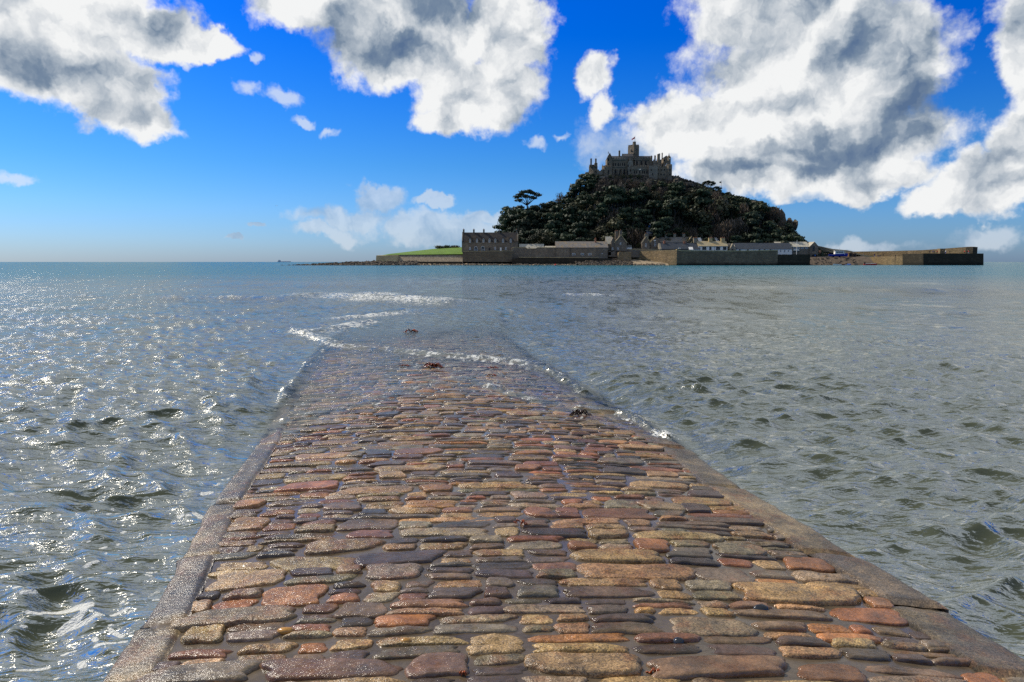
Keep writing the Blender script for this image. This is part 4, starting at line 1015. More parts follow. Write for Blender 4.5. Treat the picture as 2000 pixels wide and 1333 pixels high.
def house_x(par, u0, u1, vb, ve, vr, Y, dep, wall='stone', roof='roof', over=.25, par_gable=False, hip=0.0, Lh=None):
    """ridge runs along x. eaves height from pixel ve at the front face, ridge height from pixel vr at mid depth"""
    x0, x1 = XU(u0, Y), XU(u1, Y); zb = px(u0, vb, Y)[1]; ze = px(u0, ve, Y)[1]; zr = px(u0, vr, Y + dep / 2)[1]
    MB().prismx([(Y, zb), (Y + dep, zb), (Y + dep, ze), (Y + dep / 2, zr - .12), (Y, ze)], x0, x1).build('wall', M[wall], par)
    t = .16; mb = MB(); k = (zr - ze) / (dep / 2); o = over
    h = hip * (x1 - x0)
    for sgn in (-1, 1):
        ye = Y - o if sgn < 0 else Y + dep + o; zee = ze - k * o
        vs = [(x0 - o, ye, zee), (x1 + o, ye, zee), (x1 + o - h, Y + dep / 2, zr), (x0 - o + h, Y + dep / 2, zr)]
        up = [(a, b, c + t) for a, b, c in vs]
        f = [(0, 1, 2, 3), (7, 6, 5, 4), (0, 4, 5, 1), (1, 5, 6, 2), (2, 6, 7, 3), (3, 7, 4, 0)]
        mb.add(vs + up, f if sgn < 0 else [tuple(reversed(q)) for q in f])
    r_ = mb.build('roof', M[roof], par)
    if h > 0:
        mb2 = MB()
        for xx, sg in ((x0, -1), (x1, 1)): mb2.add([(xx + sg * o, Y - o, ze - k * o + t), (xx + sg * o, Y + dep + o, ze - k * o + t), (xx + sg * (o - h) , Y + dep / 2, zr + t)], [(0, 1, 2)])
        mb2.build('hip', M[roof], par)
    if par_gable:
        for xx in (x0, x1): MB().prismx([(Y - .1, zb + .01), (Y + dep + .1, zb + .01), (Y + dep + .1, ze + .3), (Y + dep / 2, zr + .5), (Y - .1, ze + .3)], xx - .27, xx + .27).build('gable', M[wall], par)
    return x0, x1, zb, ze, zr
def house_g(par, u0, u1, vb, ve, va, Y, dep, wall='stone', roof='roof', over=.2, ua=None, coping=None):
    """gable faces the camera"""
    x0, x1 = XU(u0, Y), XU(u1, Y); xm = XU(ua, Y) if ua else (x0 + x1) / 2; zb = px(u0, vb, Y)[1]; ze = px(u0, ve, Y)[1]; za = px(u0, va, Y)[1]
    MB().prism([(x0, zb), (x1, zb), (x1, ze), (xm, za - .12), (x0, ze)], Y, Y + dep).build('wall', M[wall], par)
    mb = MB(); t = .18
    for xa, sg in ((x0, -1), (x1, 1)):
        k = (za - ze) / abs(xm - xa); xo = xa + sg * over; zo = ze - k * over
        q = [(xo, zo), (xm, za), (xm, za + t), (xo, zo + t)]
        mb.prism(q if sg < 0 else q[::-1], Y - over, Y + dep + over)
    mb.build('roof', M[roof], par)
    if coping:
        mb = MB()
        for xa, sg in ((x0, -1), (x1, 1)):
            q = [(xa, ze), (xm, za), (xm, za + .55), (xa + sg * .35, ze + .2)]
            mb.prism(q if sg < 0 else q[::-1], Y - .35, Y - .21)
        mb.build('coping', M[coping], par)
    return x0, x1, zb, ze, za

# row of stone cottages at the left, above the sea wall
Y = 392
t = thing('terrace_house', P(957, 493, Y), 'long stone terrace with seven dormers and tall chimneys beside the green field', 'house')
house_x(t, 903, 1011, 493, 472, 455, Y, 9, 'stone', 'roof_slate', par_gable=True)
for u, vt in ((905.7, 448.6), (925.5, 448.6), (945, 448.6), (975, 450.5), (1009, 449)): chimney(t, u, vt, 458, 3.0, Y + 4.5, 'stone', 1)
for i, u in enumerate((918, 931.5, 944.2, 956, 967.5, 982.5, 997.5)):
    x, z0 = px(u, 475, Y); z1 = px(u, 469, Y)[1]; za = px(u, 464.3, Y)[1]; w = .95
    d = MB().prism([(x - w, z0), (x + w, z0), (x + w, z1), (x, za), (x - w, z1)], Y - .25, Y + 3.2).build('dormer', M['stone'], t)
    mb = MB()
    for sg in (-1, 1):
        q = [(x + sg * (w + .25), z1 - .35), (x, za), (x, za + .2), (x + sg * (w + .25), z1 - .1)]; mb.prism(q if sg < 0 else q[::-1], Y - .45, Y + 3.2)
    mb.build('dormer_roof', M['roof_dark'], d)
    window(d, u, 471.2, 3.0, 5.2, Y - .25, True)
for u, w in ((918, 2.8), (967, 3), (988, 2.6), (1003, 2.4)): window(t, u, 485.5, w, 5, Y)
for u, w in ((929.5, 6.0), (943, 7.0)): window(t, u, 488.5, w, 6.5, Y, True)
for u in (956, 978): door(t, u, 488, 3.2, 8, Y, 'white' if u == 978 else 'door')

def wallthing(name, label, poly, y0, y1, mat, cat='wall', cop=None, group=None):
    """wall whose front elevation is a pixel polygon at depth y0, with real thickness"""
    pts = [px(u, v, y0) for u, v in poly]; xs = [p[0] for p in pts]; zs = [p[1] for p in pts]
    if cop is None:
        o = MB().prism(pts, y0, y1).build(name, M[mat]); return tag(o, label, cat, group)
    t = thing(name, ((min(xs) + max(xs)) / 2, y0, min(zs)), label, cat, group)
    MB().prism(pts, y0, y1).build('masonry', M[mat], t)
    top = [px(u, v, y0) for u, v in cop]; n = len(top)
    mb = MB()
    for a, b in zip(top[:-1], top[1:]): mb.prism([(a[0], a[1] + .004), (b[0], b[1] + .004), (b[0], b[1] + .3), (a[0], a[1] + .3)], y0 - .12, y1 + .1)
    mb.build('coping', M['coping'], t); return t
wallthing('sea_wall', 'high stone retaining wall under the terrace with dormers', [(903.5, 512), (1001, 512), (1001, 491), (903.5, 492)], 382, 391, 'seawall', cop=[(903.5, 492), (1001, 491)])
wallthing('garden_wall', 'stepped stone wall in front of the pale roof', [(999, 513), (1086, 513), (1086, 484.5), (1050, 484.5), (1046, 486.5), (1030, 486.7), (1026, 484), (1003, 484), (999, 486)], 384.5, 386, 'stone', cop=[(999, 486), (1003, 484), (1026, 484), (1030, 486.7), (1046, 486.5), (1050, 484.5), (1086, 484.5)])
wallthing('quay_ledge', 'low dark weedy ledge along the foot of the garden wall and barn', [(1000, 517), (1195, 517), (1195, 505), (1014, 503.5), (1000, 506)], 378, 384.4, 'quay_dark', cop=[(1014, 503.5), (1170, 504.4)])
t = thing('sea_wall', P(760, 512, 380), 'sloping stone embankment below the green field', 'wall')
MB().prismx([(378, -.5), (386, -.5), (386, ZV(498.5, 386)), (384.5, ZV(498.5, 384.5))], XU(778, 382), XU(904, 382)).build('embankment', M['shore_pale'], t)
MB().prismx([(379, -.5), (386, -.5), (386, ZV(499, 386)), (381.5, ZV(499.5, 381.5))], XU(735, 382), XU(778, 382)).build('embankment', M['coping'], t)
MB().prismx([(377.8, -.5), (378.9, -.5), (378.9, 1.9), (377.8, 1.7)], XU(800, 382), XU(904, 382)).build('footing', M['quay_dark'], t)
# hedge by the field
for i, (u, w) in enumerate(((856, 14), (868, 16), (880, 16), (893, 14))):
    b = P(u, 486.0, 428); rr = random.Random(i); V, Q = crown_mesh('h', None, [(b[0] + rr.uniform(-1, 1) * w * .12, 428, b[2] + .6 + k * .25, w * .16, 1.6, 1.0) for k in range(3)], 420, .3, 60 + i)
    tag(fast_mesh('hedge', V, Q, M['olive'], False), ('low clipped hedge, leftmost piece at the crest of the field', 'low hedge at the crest of the field, second from its left end', 'low hedge at the crest of the field, third from its left end', 'hedge touching the left gable of the terrace')[i], 'hedge', 'hedge pieces behind the field')

Y = 389
t = thing('outbuilding', P(1038, 492, Y), 'low building with a long pale roof behind the stepped wall', 'building'); house_x(t, 1015, 1062, 500, 487, 477.5, Y, 7, 'stone', 'roof_pale')
slot(t, 1033, 483.5, 1.6, 1.2, Y + 2.5, 'rooflight', 'pane', 2.2); slot(t, 1018, 483, 1.2, 1.0, Y + 2.5, 'rooflight', 'pane', 2.2)
t = thing('outbuilding', P(1075, 492, 388), 'small lean-to with a pale flat roof between two larger roofs', 'building'); house_x(t, 1065, 1085, 500, 484.5, 481.5, 388, 4, 'stone', 'roof_pale')
Y = 384.2
t = thing('barn', P(1136, 504, Y), 'long stone barn with a lichened slate roof and one chimney on the sea front', 'barn')
house_x(t, 1086, 1187, 506, 483.8, 472.5, Y, 10, 'stone', 'roof', par_gable=False)
chimney(t, 1163.2, 466.3, 477, 2.6, Y + 4.2, 'pot', 1)
for u in (1120.5, 1137.5, 1152): window(t, u, 496.8, 6, 3.6, Y)
slot(t, 1098, 491, 2, 6, Y, 'boarded_patch', 'stone_pale', .04); slot(t, 1103.5, 491.5, 1.4, 8, Y, 'boarded_patch', 'stone_pale', .04)
MB().box(XU(1113.6, Y) - .07, XU(1113.6, Y) + .07, Y - .15, Y - .02, px(1113, 503, Y)[1], px(1113, 484.5, Y)[1]).build('drainpipe', M['dark'], t)
slot(t, 1176, 496, 1.5, 1.5, Y, 'lamp', 'white', .12)
t = thing('villa', P(1127, 480, 400), 'pale hipped roof with three chimneys showing above the barn', 'house')
house_x(t, 1112, 1142, 486, 472.5, 467.5, 400, 9, 'white', 'roof_pale', hip=.18)
for u in (1120, 1134, 1140.5): chimney(t, u, 464.0, 470, 2.6, 404.5, 'stone_pale' if u != 1140.5 else 'pot', 1)

# gabled cottage
Y = 389
t = thing('cottage', P(1210, 491, Y), 'steep gabled stone cottage with two tall chimneys and a white lit side roof', 'cottage')
house_g(t, 1200, 1224, 491, 475.5, 460.5, Y, 9, 'stone', 'roof', coping='coping', ua=1212.5)
chimney(t, 1204.5, 451.5, 470, 6, Y + 6, 'stone', 2); chimney(t, 1212.3, 450.3, 462, 5, Y + .9, 'stone', 1)
house_x(t, 1184, 1196.5, 490, 477, 463, Y + 1.5, 7, 'stone', 'roof_pale', over=.1)
house_g(t, 1193.5, 1200.5, 490, 472, 464.5, Y + .2, 5, 'stone', 'roof', over=.1)
window(t, 1196.5, 486, 2.6, 3.8, Y + .2); window(t, 1212, 476, 2.6, 4, Y); window(t, 1207, 486, 3, 4, Y); MB().box(XU(1187, Y), XU(1192, Y), Y - 3, Y + 1, px(1187, 499, Y)[1], px(1187, 491, Y)[1]).build('porch', M['stone'], t)
wallthing('boat_shed', 'small low shed with a light blue lean-to roof beside the barn', [(1188, 502), (1202, 502), (1202, 491), (1188, 493)], 386, 389, 'stone')
wallthing('garden_wall', 'low stone wall running from the cottage towards the chapel gable', [(1195, 503), (1300, 503), (1300, 488), (1225, 488), (1200, 491)], 390.5, 391.3, 'stone', cop=[(1200, 491), (1225, 488), (1300, 488)])
wallthing('garden_wall', 'pale low wall behind the harbour corner', [(1224, 490), (1262, 490), (1262, 485), (1224, 485)], 396, 397, 'stone')
MB_ = thing('greenhouse', P(1228, 484, 394), 'small glass roofed greenhouse between the cottage and the chapel', 'greenhouse')
house_x(MB_, 1222, 1234, 487, 483.5, 479.5, 394, 3.2, 'white', 'pane', over=.05)

# chapel-like gable
Y = 393
t = thing('cottage', P(1262, 486, Y), 'narrow gabled house with a heavy stone stack and arched window', 'cottage')
house_g(t, 1254, 1269, 487, 475, 463.5, Y, 9, 'stone', 'roof', coping='coping'); chimney(t, 1262.5, 457, 466, 7, Y + 6, 'stone_pale', 2); window(t, 1261.5, 480, 3.0, 5, Y, True)
# stepped white garden terraces with the blue finial
t = thing('pavilion', P(1269, 462, 408), 'small tiered pavilion with a blue pyramid top rising behind the narrow gabled house', 'pavilion')
s = 408 / F_PX; x, z = px(1269, 462, 408)
for k, (w, v0, v1, m_) in enumerate(((19, 462, 457.5, 'stone'), (16, 457.5, 452, 'grey'), (20, 452, 450, 'stone_pale'), (13, 450, 447, 'stone'), (16, 447, 445.6, 'stone_pale'))):
    MB().box(x - w * s / 2, x + w * s / 2, 408 - w * s / 2, 408 + w * s / 2, px(0, v0, 408)[1], px(0, v1, 408)[1]).build('tier', M[m_], t)
MB().cone((x, 408), 1.05, .35, px(0, 445.6, 408)[1], px(0, 440, 408)[1], 4).build('blue_top', M['lblue'], t); MB().cone((x, 408), .34, .02, px(0, 440, 408)[1], px(0, 436.6, 408)[1], 8).build('finial', M['white'], t)

# cottage row behind the harbour
Y = 396
t = thing('cottage_row', P(1310, 486, Y), 'row of stone cottages with three sunlit slate roofs between chimneys', 'house', )
house_g(t, 1270, 1290, 487, 474, 463, Y, 8, 'stone', 'roof_ochre', ua=1280); window(t, 1279.5, 478.5, 3.4, 5, Y, True); slot(t, 1278.5, 470.5, 4, 2, Y - .1, 'porch_roof', 'white', .5)
for a, b in ((1286, 1305.5), (1306, 1325.5), (1326, 1346)): house_x(t, a, b, 487, 474.2, 464, Y + .4, 8, 'stone', 'roof', over=.05)
for u in (1300.4, 1317.5, 1335.3): chimney(t, u, 457.5, 468, 4.6, Y + 4.4, 'stone_pale', 3)
for u in (1293, 1312, 1332): window(t, u, 478.3, 3, 3.6, Y + .4)
house_g(t, 1343, 1354, 487, 472, 462.8, Y, 7, 'stone', 'roof_ochre', ua=1350)
t = thing('cottage_row', P(1385, 486, 402), 'rearmost row of cottages, only its ridge and four chimneys visible', 'house')
house_x(t, 1352, 1410, 486, 472, 465, 402, 8, 'stone', 'roof', over=.05)
for u, m_ in ((1369.6, 'stone'), (1387.8, 'coping'), (1404.6, 'stone')): chimney(t, u, 459, 469, 4.6, 405.5, m_, 3)
for u in (1367.5, 1384, 1401): 
    x, z = px(u, 471.5, 401.5); MB().prismx([(401.3, z - .3), (404, z + 1.9), (404, z + 2.05), (401.2, z - .1)], x - .95, x + .95).build('dormer_roof', M['white'], t)
# dark roofed low building
Y = 388.5
t = thing('store_house', P(1330, 491, Y), 'low building with a dark slate roof and pale gable facing left', 'building')
house_x(t, 1293, 1345, 493, 486.6, 476, Y, 8, 'stone', 'roof_dark'); MB().prismx([(Y - .05, px(0, 493, Y)[1]), (Y + 8.05, px(0, 493, Y)[1]), (Y + 8.05, px(0, 486.6, Y)[1]), (Y + 4, px(0, 475.6, Y + 4)[1]), (Y - .05, px(0, 486.6, Y)[1])], XU(1288.5, Y), XU(1292.8, Y)).build('gable', M['stone_pale'], t)
house_x(t, 1345.5, 1367, 493, 487, 476, Y + .5, 8, 'white', 'roof_dark'); chimney(t, 1297.5, 472, 478, 3.6, Y + 4, 'pot', 2); chimney(t, 1336.5, 473, 478, 3.4, Y + 4, 'pot', 2)
slot(t, 1327, 485.3, 5, 1.4, Y - .2, 'rooflight', 'white', .6); window(t, 1350, 489.3, 2.4, 3, Y + .5)
x, z = px(1349, 486, Y); MB().prismx([(Y - 1.2, z - .7), (Y + .4, z + .7), (Y + .4, z + .9), (Y - 1.2, z - .5)], x - 1.1, x + 1.1).build('porch_roof', M['white'], t)
# ochre roofed white cottages
Y = 390
t = thing('cottage_pair', P(1392, 491, Y), 'pair of white fronted cottages with ochre lichened roofs and dark bay windows', 'house')
house_x(t, 1364, 1395, 493, 481, 472, Y, 8, 'white', 'roof_ochre', over=.3); house_x(t, 1396, 1420.5, 493, 481, 472, Y + .05, 8, 'white', 'roof_ochre', over=.3)
MB().prismx([(Y + .5, px(0, 485, Y)[1]), (Y + 8, px(0, 485, Y)[1]), (Y + 4, px(0, 471.3, Y + 4)[1])], XU(1362, Y), XU(1363.6, Y)).build('gable', M['stone_pale'], t)
for u, m_, w in ((1357.8, 'stone_pale', 6.5), (1387.5, 'coping', 6.5), (1411.5, 'coping', 7)): chimney(t, u, 465.4, 475, w, Y + 4, m_, 3)
for u, w in ((1375.5, 8), (1387.5, 4.5), (1402.5, 8), (1415.5, 6.5)):
    for j in range(2 if w > 5 else 1):
        window(t, u + (j - .5) * w * .5 if w > 5 else u, 485.2, w * .46 if w > 5 else 4, 5.6, Y, frame='dark')
slot(t, 1390, 490.4, 22, 1, Y, 'veranda_roof', 'dark', .9)
# long white building
Y = 389
t = thing('white_store', P(1485, 492, Y), 'long white walled building with a dark slate roof and pale gable facing left', 'building')
house_x(t, 1438, 1547, 498, 486.8, 475.6, Y, 9, 'white', 'roof_dark', over=.2)
MB().prism([px(1426, 493, Y - .3), px(1438, 493, Y - .3), px(1438, 486.5, Y - .3), px(1431.5, 476, Y - .3), px(1426, 486, Y - .3)], Y - .3, Y + 6).build('gable', M['stone_pale'], t)
door(t, 1430.6, 489.5, 3, 5.5, Y - .3)
for u in (1445, 1460.5, 1483.5, 1493.5, 1505): window(t, u, 488.9, 3.0, 2.2, Y, frame='dark')
for u in (1524.5, 1532.5, 1540): window(t, u, 490.2, 3, 4, Y)
house_x(t, 1420, 1430, 492, 482, 476.5, Y + 3, 6, 'stone', 'roof', over=.1)
# large building at the end
Y = 392
t = thing('boathouse', P(1558, 500, Y), 'large stone boathouse with a pale sunlit roof at the harbour end of the village', 'building')
house_x(t, 1519, 1581, 502, 482.5, 473.2, Y, 11, 'stone', 'roof_pale', over=.3)
house_g(t, 1581.2, 1598.2, 504, 482, 473.2, Y - .5, 12, 'stone', 'roof_pale', over=.15, ua=1590)
window(t, 1589.3, 486, 3.6, 9, Y - .5, frame='dark'); slot(t, 1591, 500.5, 11, 7, Y - .5, 'doorway', 'dark', .05)
for u in (1552, 1559.5, 1567, 1575.5): window(t, u, 484.3, 5, 3.6, Y)
slot(t, 1554.5, 488.6, 11, 2.6, Y, 'awning', 'white', .8)
slot(t, 1592, 499, 2, 2.4, Y - .62, 'poster', 'lblue', .03)

# harbour walls
t = thing('harbour_wall', P(1232, 512, 380), 'rounded end of the harbour wall beside the beach path', 'wall')
MB().prism([px(1207, 509, 381), px(1233, 513, 381), px(1233, 492.5, 381), px(1212, 492.3, 381), px(1208, 493.5, 381)], 381, 384).build('masonry', M['quay'], t)
t = thing('harbour_wall', P(1400, 517, 372), 'long dark harbour wall with a yellowish coping in front of the village', 'wall')
def slab(pts_front, yA, yB, zt, mats, name='masonry', thick=2.2):
    (xA, xB) = pts_front; d = Vector((xB - xA, yB - yA, 0)).normalized(); nn = Vector((-d.y, d.x, 0)) * thick
    if nn.y < 0: nn = -nn
    return MB().add([(xA, yA, -1), (xB, yB, -1), (xB + nn.x, yB + nn.y, -1), (xA + nn.x, yA + nn.y, -1), (xA, yA, zt[0]), (xB, yB, zt[1]), (xB + nn.x, yB + nn.y, zt[1]), (xA + nn.x, yA + nn.y, zt[0])],
                    [(0, 3, 2, 1), (4, 5, 6, 7), (0, 1, 5, 4), (1, 2, 6, 5), (2, 3, 7, 6), (3, 0, 4, 7)])
xA, xB, xC, xD = XU(1231, 396), XU(1322, 370), XU(1519.5, 370), XU(1583.5, 370)
slab((xA, xB), 396, 370, (ZV(492, 396), ZV(489.3, 370)), None).build('masonry', M['quay'], t)
slab((xB + .02, xC), 370, 370, (ZV(489.3, 370) - .02, ZV(490.3, 370)), None).build('masonry', M['seawall'], t)
slab((xC + .02, xD), 370.3, 370.3, (ZV(497.5, 370), ZV(497.2, 370)), None, thick=16).build('masonry', M['quay_dark'], t)
slab((xB - .2, xC), 369.9, 369.9, (0, 0), None)
mb = MB(); z0 = ZV(489.3, 370); z1 = ZV(490.3, 370)
def cop_strip(mb, xa, ya, za, xb, yb, zb, th=2.4, h=.5):
    mb.add([(xa, ya - .1, za), (xb, yb - .1, zb), (xb, yb + th, zb), (xa, ya + th, za), (xa, ya - .1, za + h), (xb, yb - .1, zb + h), (xb, yb + th, zb + h), (xa, ya + th, za + h)], [(0, 3, 2, 1), (4, 5, 6, 7), (0, 1, 5, 4), (1, 2, 6, 5), (2, 3, 7, 6), (3, 0, 4, 7)])
cop_strip(mb, xB, 370, z0 + .0, XU(1331, 370), 370, ZV(491.2, 370)); cop_strip(mb, XU(1331, 370) + .01, 370, ZV(491.2, 370), XU(1450, 370), 370, ZV(491.6, 370)); cop_strip(mb, XU(1450, 370) + .01, 370, ZV(491.6, 370), xC, 370, z1)
cop_strip(mb, xA, 396, ZV(492, 396), xB - .02, 370, z0, 2.4, .2); mb.build('coping', M['coping'], t)
x = XU(1556, 376); MB().tube([(x, 376, 3), (x, 376, ZV(470, 376))], [.16, .1], 8).build('mast', M['white'])
tag(bpy.data.objects['mast'], 'tall white signal mast on the harbour wall in front of the white building', 'mast')

# right-hand pier
t = thing('pier', P(1800, 517, 380), 'long stone harbour pier with a high parapet and dark squared head', 'pier')
Yp = 384
def pier_y(u): return 385 + (1803 - u) / 113 * 40
def seg(us, vs, yf, thick, name, mat, base=-1):
    for (ua, ub), (va, vb) in zip(zip(us[:-1], us[1:]), zip(vs[:-1], vs[1:])):
        ya, yb = yf(ua), yf(ub); xa, xb = XU(ua, ya), XU(ub, yb); d = Vector((xb - xa, yb - ya, 0)).normalized(); nn = Vector((-d.y, d.x, 0)) * thick
        MB().add([(xa, ya, base), (xb, yb, base), (xb + nn.x, yb + nn.y, base), (xa + nn.x, ya + nn.y, base), (xa, ya, ZV(va, ya)), (xb, yb, ZV(vb, yb)), (xb + nn.x, yb + nn.y, ZV(vb, yb)), (xa + nn.x, ya + nn.y, ZV(va, ya))],
                 [(0, 3, 2, 1), (4, 5, 6, 7), (0, 1, 5, 4), (1, 2, 6, 5), (2, 3, 7, 6), (3, 0, 4, 7)]).build(name, M[mat], t)
seg([1668, 1720, 1775, 1803], [504.5, 501.4, 501.0, 500.8], pier_y, 14, 'quay_side', 'quay')
MB().prism([px(1803.3, 521, 376), px(1921, 521, 376), px(1921, 495.5, 376), px(1803.3, 495.5, 376)], 376, 396).build('pier_head', M['quay_dark'], t)
par_y = lambda u: 462 - (u - 1600) / 300 * 68
seg([1600, 1656, 1700, 1750, 1800, 1835, 1890, 1897, 1901], [490, 492, 491.3, 490.5, 489, 486.6, 482.4, 482.2, 484], par_y, 4, 'parapet', 'quay', 2)
MB().box(XU(1893, Yp + 6), XU(1902, Yp + 6), Yp + 3, Yp + 8.9, ZV(497, Yp + 6), ZV(483, Yp + 6)).build('parapet_end', M['quay_dark'], t)
MB().box(XU(1833, Yp + 8), XU(1843, Yp + 8), Yp + 6.5, Yp + 9.2, ZV(497, Yp), ZV(485.5, Yp)).build('hut', M['quay'], t)
for u in (1749, 1778): MB().box(XU(u, pier_y(u)) - .12, XU(u, pier_y(u)) + .12, pier_y(u) - .5, pier_y(u) - .1, 0.2, ZV(498, pier_y(u))).build('ladder', M['dark'], t)
# low ground behind the boathouse
ngrid(lambda U, W: (XU(1578, 430) + (XU(1700, 430) - XU(1578, 430)) * U, 425 + 40 * W, CZ + (512 - np.interp(U, [0, .1, .25, .5, .75, 1], [480, 476.5, 480, 486.5, 489, 505])) / F_PX * 430 * np.sin(np.pi * np.clip(W * .8 + .2, 0, 1))), 30, 10, 'headland', M['hill'])

# ------------------------------------------------------------------ the castle
YC = 452
t = castle = thing('castle', P(1240, 345, YC), 'large grey stone castle with a square central tower crowning the wooded hill', 'castle')
def blk(name, u0, u1, v0, v1, Y, dep, mat='castle', cren=False, par=None, step=3.4):
    x0, x1 = XU(u0, Y, v0), XU(u1, Y, v0); zb = px(u0, v1, Y)[1]; zt = px(u0, v0, Y)[1]; mb = MB()
    mb.box(x0, x1, Y, Y + dep, zb, zt)
    if cren:
        n = max(2, int((x1 - x0) / 1.3)); w = (x1 - x0) / (2 * n - 1)
        for i in range(n):
            mb.box(x0 + 2 * i * w, x0 + (2 * i + 1) * w, Y, Y + .5, zt + .002, zt + .75)
            mb.box(x0 + 2 * i * w, x0 + (2 * i + 1) * w, Y + dep - .5, Y + dep, zt + .002, zt + .75)
    return mb.build(name, M[mat], par or castle)
def rotblk(name, u0, um, u1, v0, v1, Y, mat, cren=False):
    """square block seen on its corner: two visible faces meet at um"""
    x0, xm, x1 = XU(u0, Y, v0), XU(um, Y, v0), XU(u1, Y, v0); zb = px(0, v1, Y)[1]; zt = px(0, v0, Y)[1]
    A, B = xm - x0, x1 - xm; L = math.hypot(A, B) * .72
    ax = Vector((A, -math.sqrt(max(.1, (L * 1.3) ** 2 - A * A)), 0)); bx_ = Vector((B, abs(ax.y) * .3, 0))
    p0 = Vector((x0, Y + abs(ax.y), 0)); p1 = p0 + ax; p2 = p1 + bx_; p3 = p2 - ax
    pts = [(q.x, q.y) for q in (p1, p2, p3, p0)]
    mb = MB().prismz(pts, zb, zt)
    if cren:
        for i in range(4):
            a, b = Vector((*pts[i], 0)), Vector((*pts[(i + 1) % 4], 0)); n = 3
            for k in range(n):
                c0 = a.lerp(b, k / n + .04); c1 = a.lerp(b, k / n + .22); c = (a + b) / 2; inn_ = (Vector((sum(p[0] for p in pts) / 4, sum(p[1] for p in pts) / 4, 0)) - c).normalized() * .5
                mb.prismz([(c0.x, c0.y), (c1.x, c1.y), (c1.x + inn_.x, c1.y + inn_.y), (c0.x + inn_.x, c0.y + inn_.y)], zt + .002, zt + .8)
    return mb.build(name, M[mat], castle), pts, zt
# central tower, seen on its corner
rotblk('tower', 1228.3, 1237, 1249, 285, 330, YC + 4, 'castle', True); rotblk('stair_turret', 1236.2, 1238.5, 1242.4, 279.4, 300, YC + 2.2, 'castle', True)
slot(castle, 1231.5, 295, 1.2, 2.4, YC + 6.5, 'window', 'pane', 3.2); slot(castle, 1243.5, 292, 1.4, 2.6, YC + 1.0, 'window', 'pane', .2)
# west hall with the pointed windows
house_g(castle, 1183.3, 1193, 345, 311, 300.5, YC - 3, 8, 'castle', 'roof_castle', over=.05, coping='castle')
x, z = px(1188.2, 300.3, YC - 3); MB().cone((x, YC - 2.8), .35, .03, z, z + 1.5, 6).build('finial', M['castle'], castle)
slot(castle, 1188.3, 312, 3, 5, YC - 3.05); slot(castle, 1188.6, 321, 2.2, 3.6, YC - 3.05)
house_x(castle, 1192.8, 1223.5, 345, 311.3, 305.6, YC - 1.5, 8, 'castle', 'roof_castle', over=.05)
blk('parapet', 1192.8, 1223.5, 310.2, 313, YC - 1.8, .28, 'castle_pale', True)
for u in (1198, 1202.2, 1207.5, 1211.2, 1216, 1219.8): slot(castle, u, 321.5, 2.0, 6.0, YC - 1.5)
blk('string_course', 1192.8, 1223.5, 326, 326.8, YC - 1.85, .3, 'castle_pale')
for u in (1202, 1211, 1219.6): slot(castle, u, 336, 3.0, 10.5, YC - 1.5)
for u in (1197.2, 1206.5, 1215.5, 1223): blk('buttress', u - .7, u + .7, 330, 346, YC - 2.4, .9)
chimney(castle, 1209.8, 295, 307, 3.0, YC + 2, 'castle', 1)
house_x(castle, 1214, 1234, 335, 306.3, 301.2, YC + 1, 8, 'castle', 'roof_castle', over=.05)
MB().prism([px(1212.5, 312, YC + 1), px(1222, 312, YC + 1), px(1215.2, 300.2, YC + 1)], YC + .5, YC + .9).build('gable', M['castle_pale'], castle)
# low corner tower with the twin stacks
rotblk('corner_tower', 1151, 1159, 1167.5, 324.5, 350, YC - 2, 'castle', True); blk('stack_base', 1161.5, 1167, 318.5, 326, YC - 2.8, 2.5)
blk('stack_base', 1151.6, 1156.8, 322, 326, YC - 2.5, 2)
for u in (1154.5, 1163.8): chimney(castle, u, 310.6, 324, 2.9, YC - 1.6, 'castle', 1)
slot(castle, 1155, 334, 1.3, 2.4, YC - 2.4); slot(castle, 1163, 335, 1.3, 2.4, YC - 2.4)
blk('terrace_wall', 1166, 1178, 334, 350, YC - 3, 3, 'castle_pale', True); blk('terrace_wall', 1168, 1198, 344.5, 356, YC - 6, 4, 'castle_pale'); 
rotblk('turret', 1176.8, 1182.8, 1196, 325.5, 347, YC - 5, 'castle', True); x, z = px(1177.6, 325, YC - 4); MB().cone((x, YC - 1.2), .35, .03, z, z + 1.8, 6).build('finial', M['castle'], castle)
slot(castle, 1188.5, 336, 2.2, 6.5, YC - 5.2)
# stepped pale gables in the middle
house_g(castle, 1223.4, 1233.2, 345, 317.5, 309.5, YC - 3.2, 7, 'castle_pale', 'roof_castle', over=.05); slot(castle, 1227, 324, 1.8, 4, YC - 3.25); slot(castle, 1226, 337, 2.2, 8, YC - 3.25); slot(castle, 1231, 333, 1.6, 5, YC - 3.25)
# church and its lean east side
house_x(castle, 1236.5, 1268.5, 345, 312, 305.6, YC + 1.5, 9, 'castle', 'roof_castle', over=.05)
blk('parapet', 1236.5, 1268.5, 309.6, 312.6, YC + 1.0, .3, 'castle', True)
for u in (1244, 1252.8, 1261): slot(castle, u, 318.5, 3.2, 8, YC + 1.5)
MB().prism([px(1268.6, 345, YC + 1.2), px(1281, 345, YC + 1.2), px(1280, 326, YC + 1.2), px(1273, 313, YC + 1.2), px(1268.6, 306, YC + 1.2)], YC + 1.2, YC + 9).build('buttressed_wall', M['castle'], castle)
slot(castle, 1262.5, 323.5, 3.2, 5, YC + 1.5, 'doorway', 'dark')
# lower range
blk('lower_range', 1233.3, 1267.8, 325.6, 350, YC - 4, 5, 'castle', True)
for u in (1239.5, 1243.5, 1249.5, 1255, 1258.5, 1263.5): slot(castle, u, 336.3, 2.2, 6, YC - 4)
blk('string_course', 1233.3, 1267.8, 331, 331.6, YC - 4.3, .29, 'castle_pale')
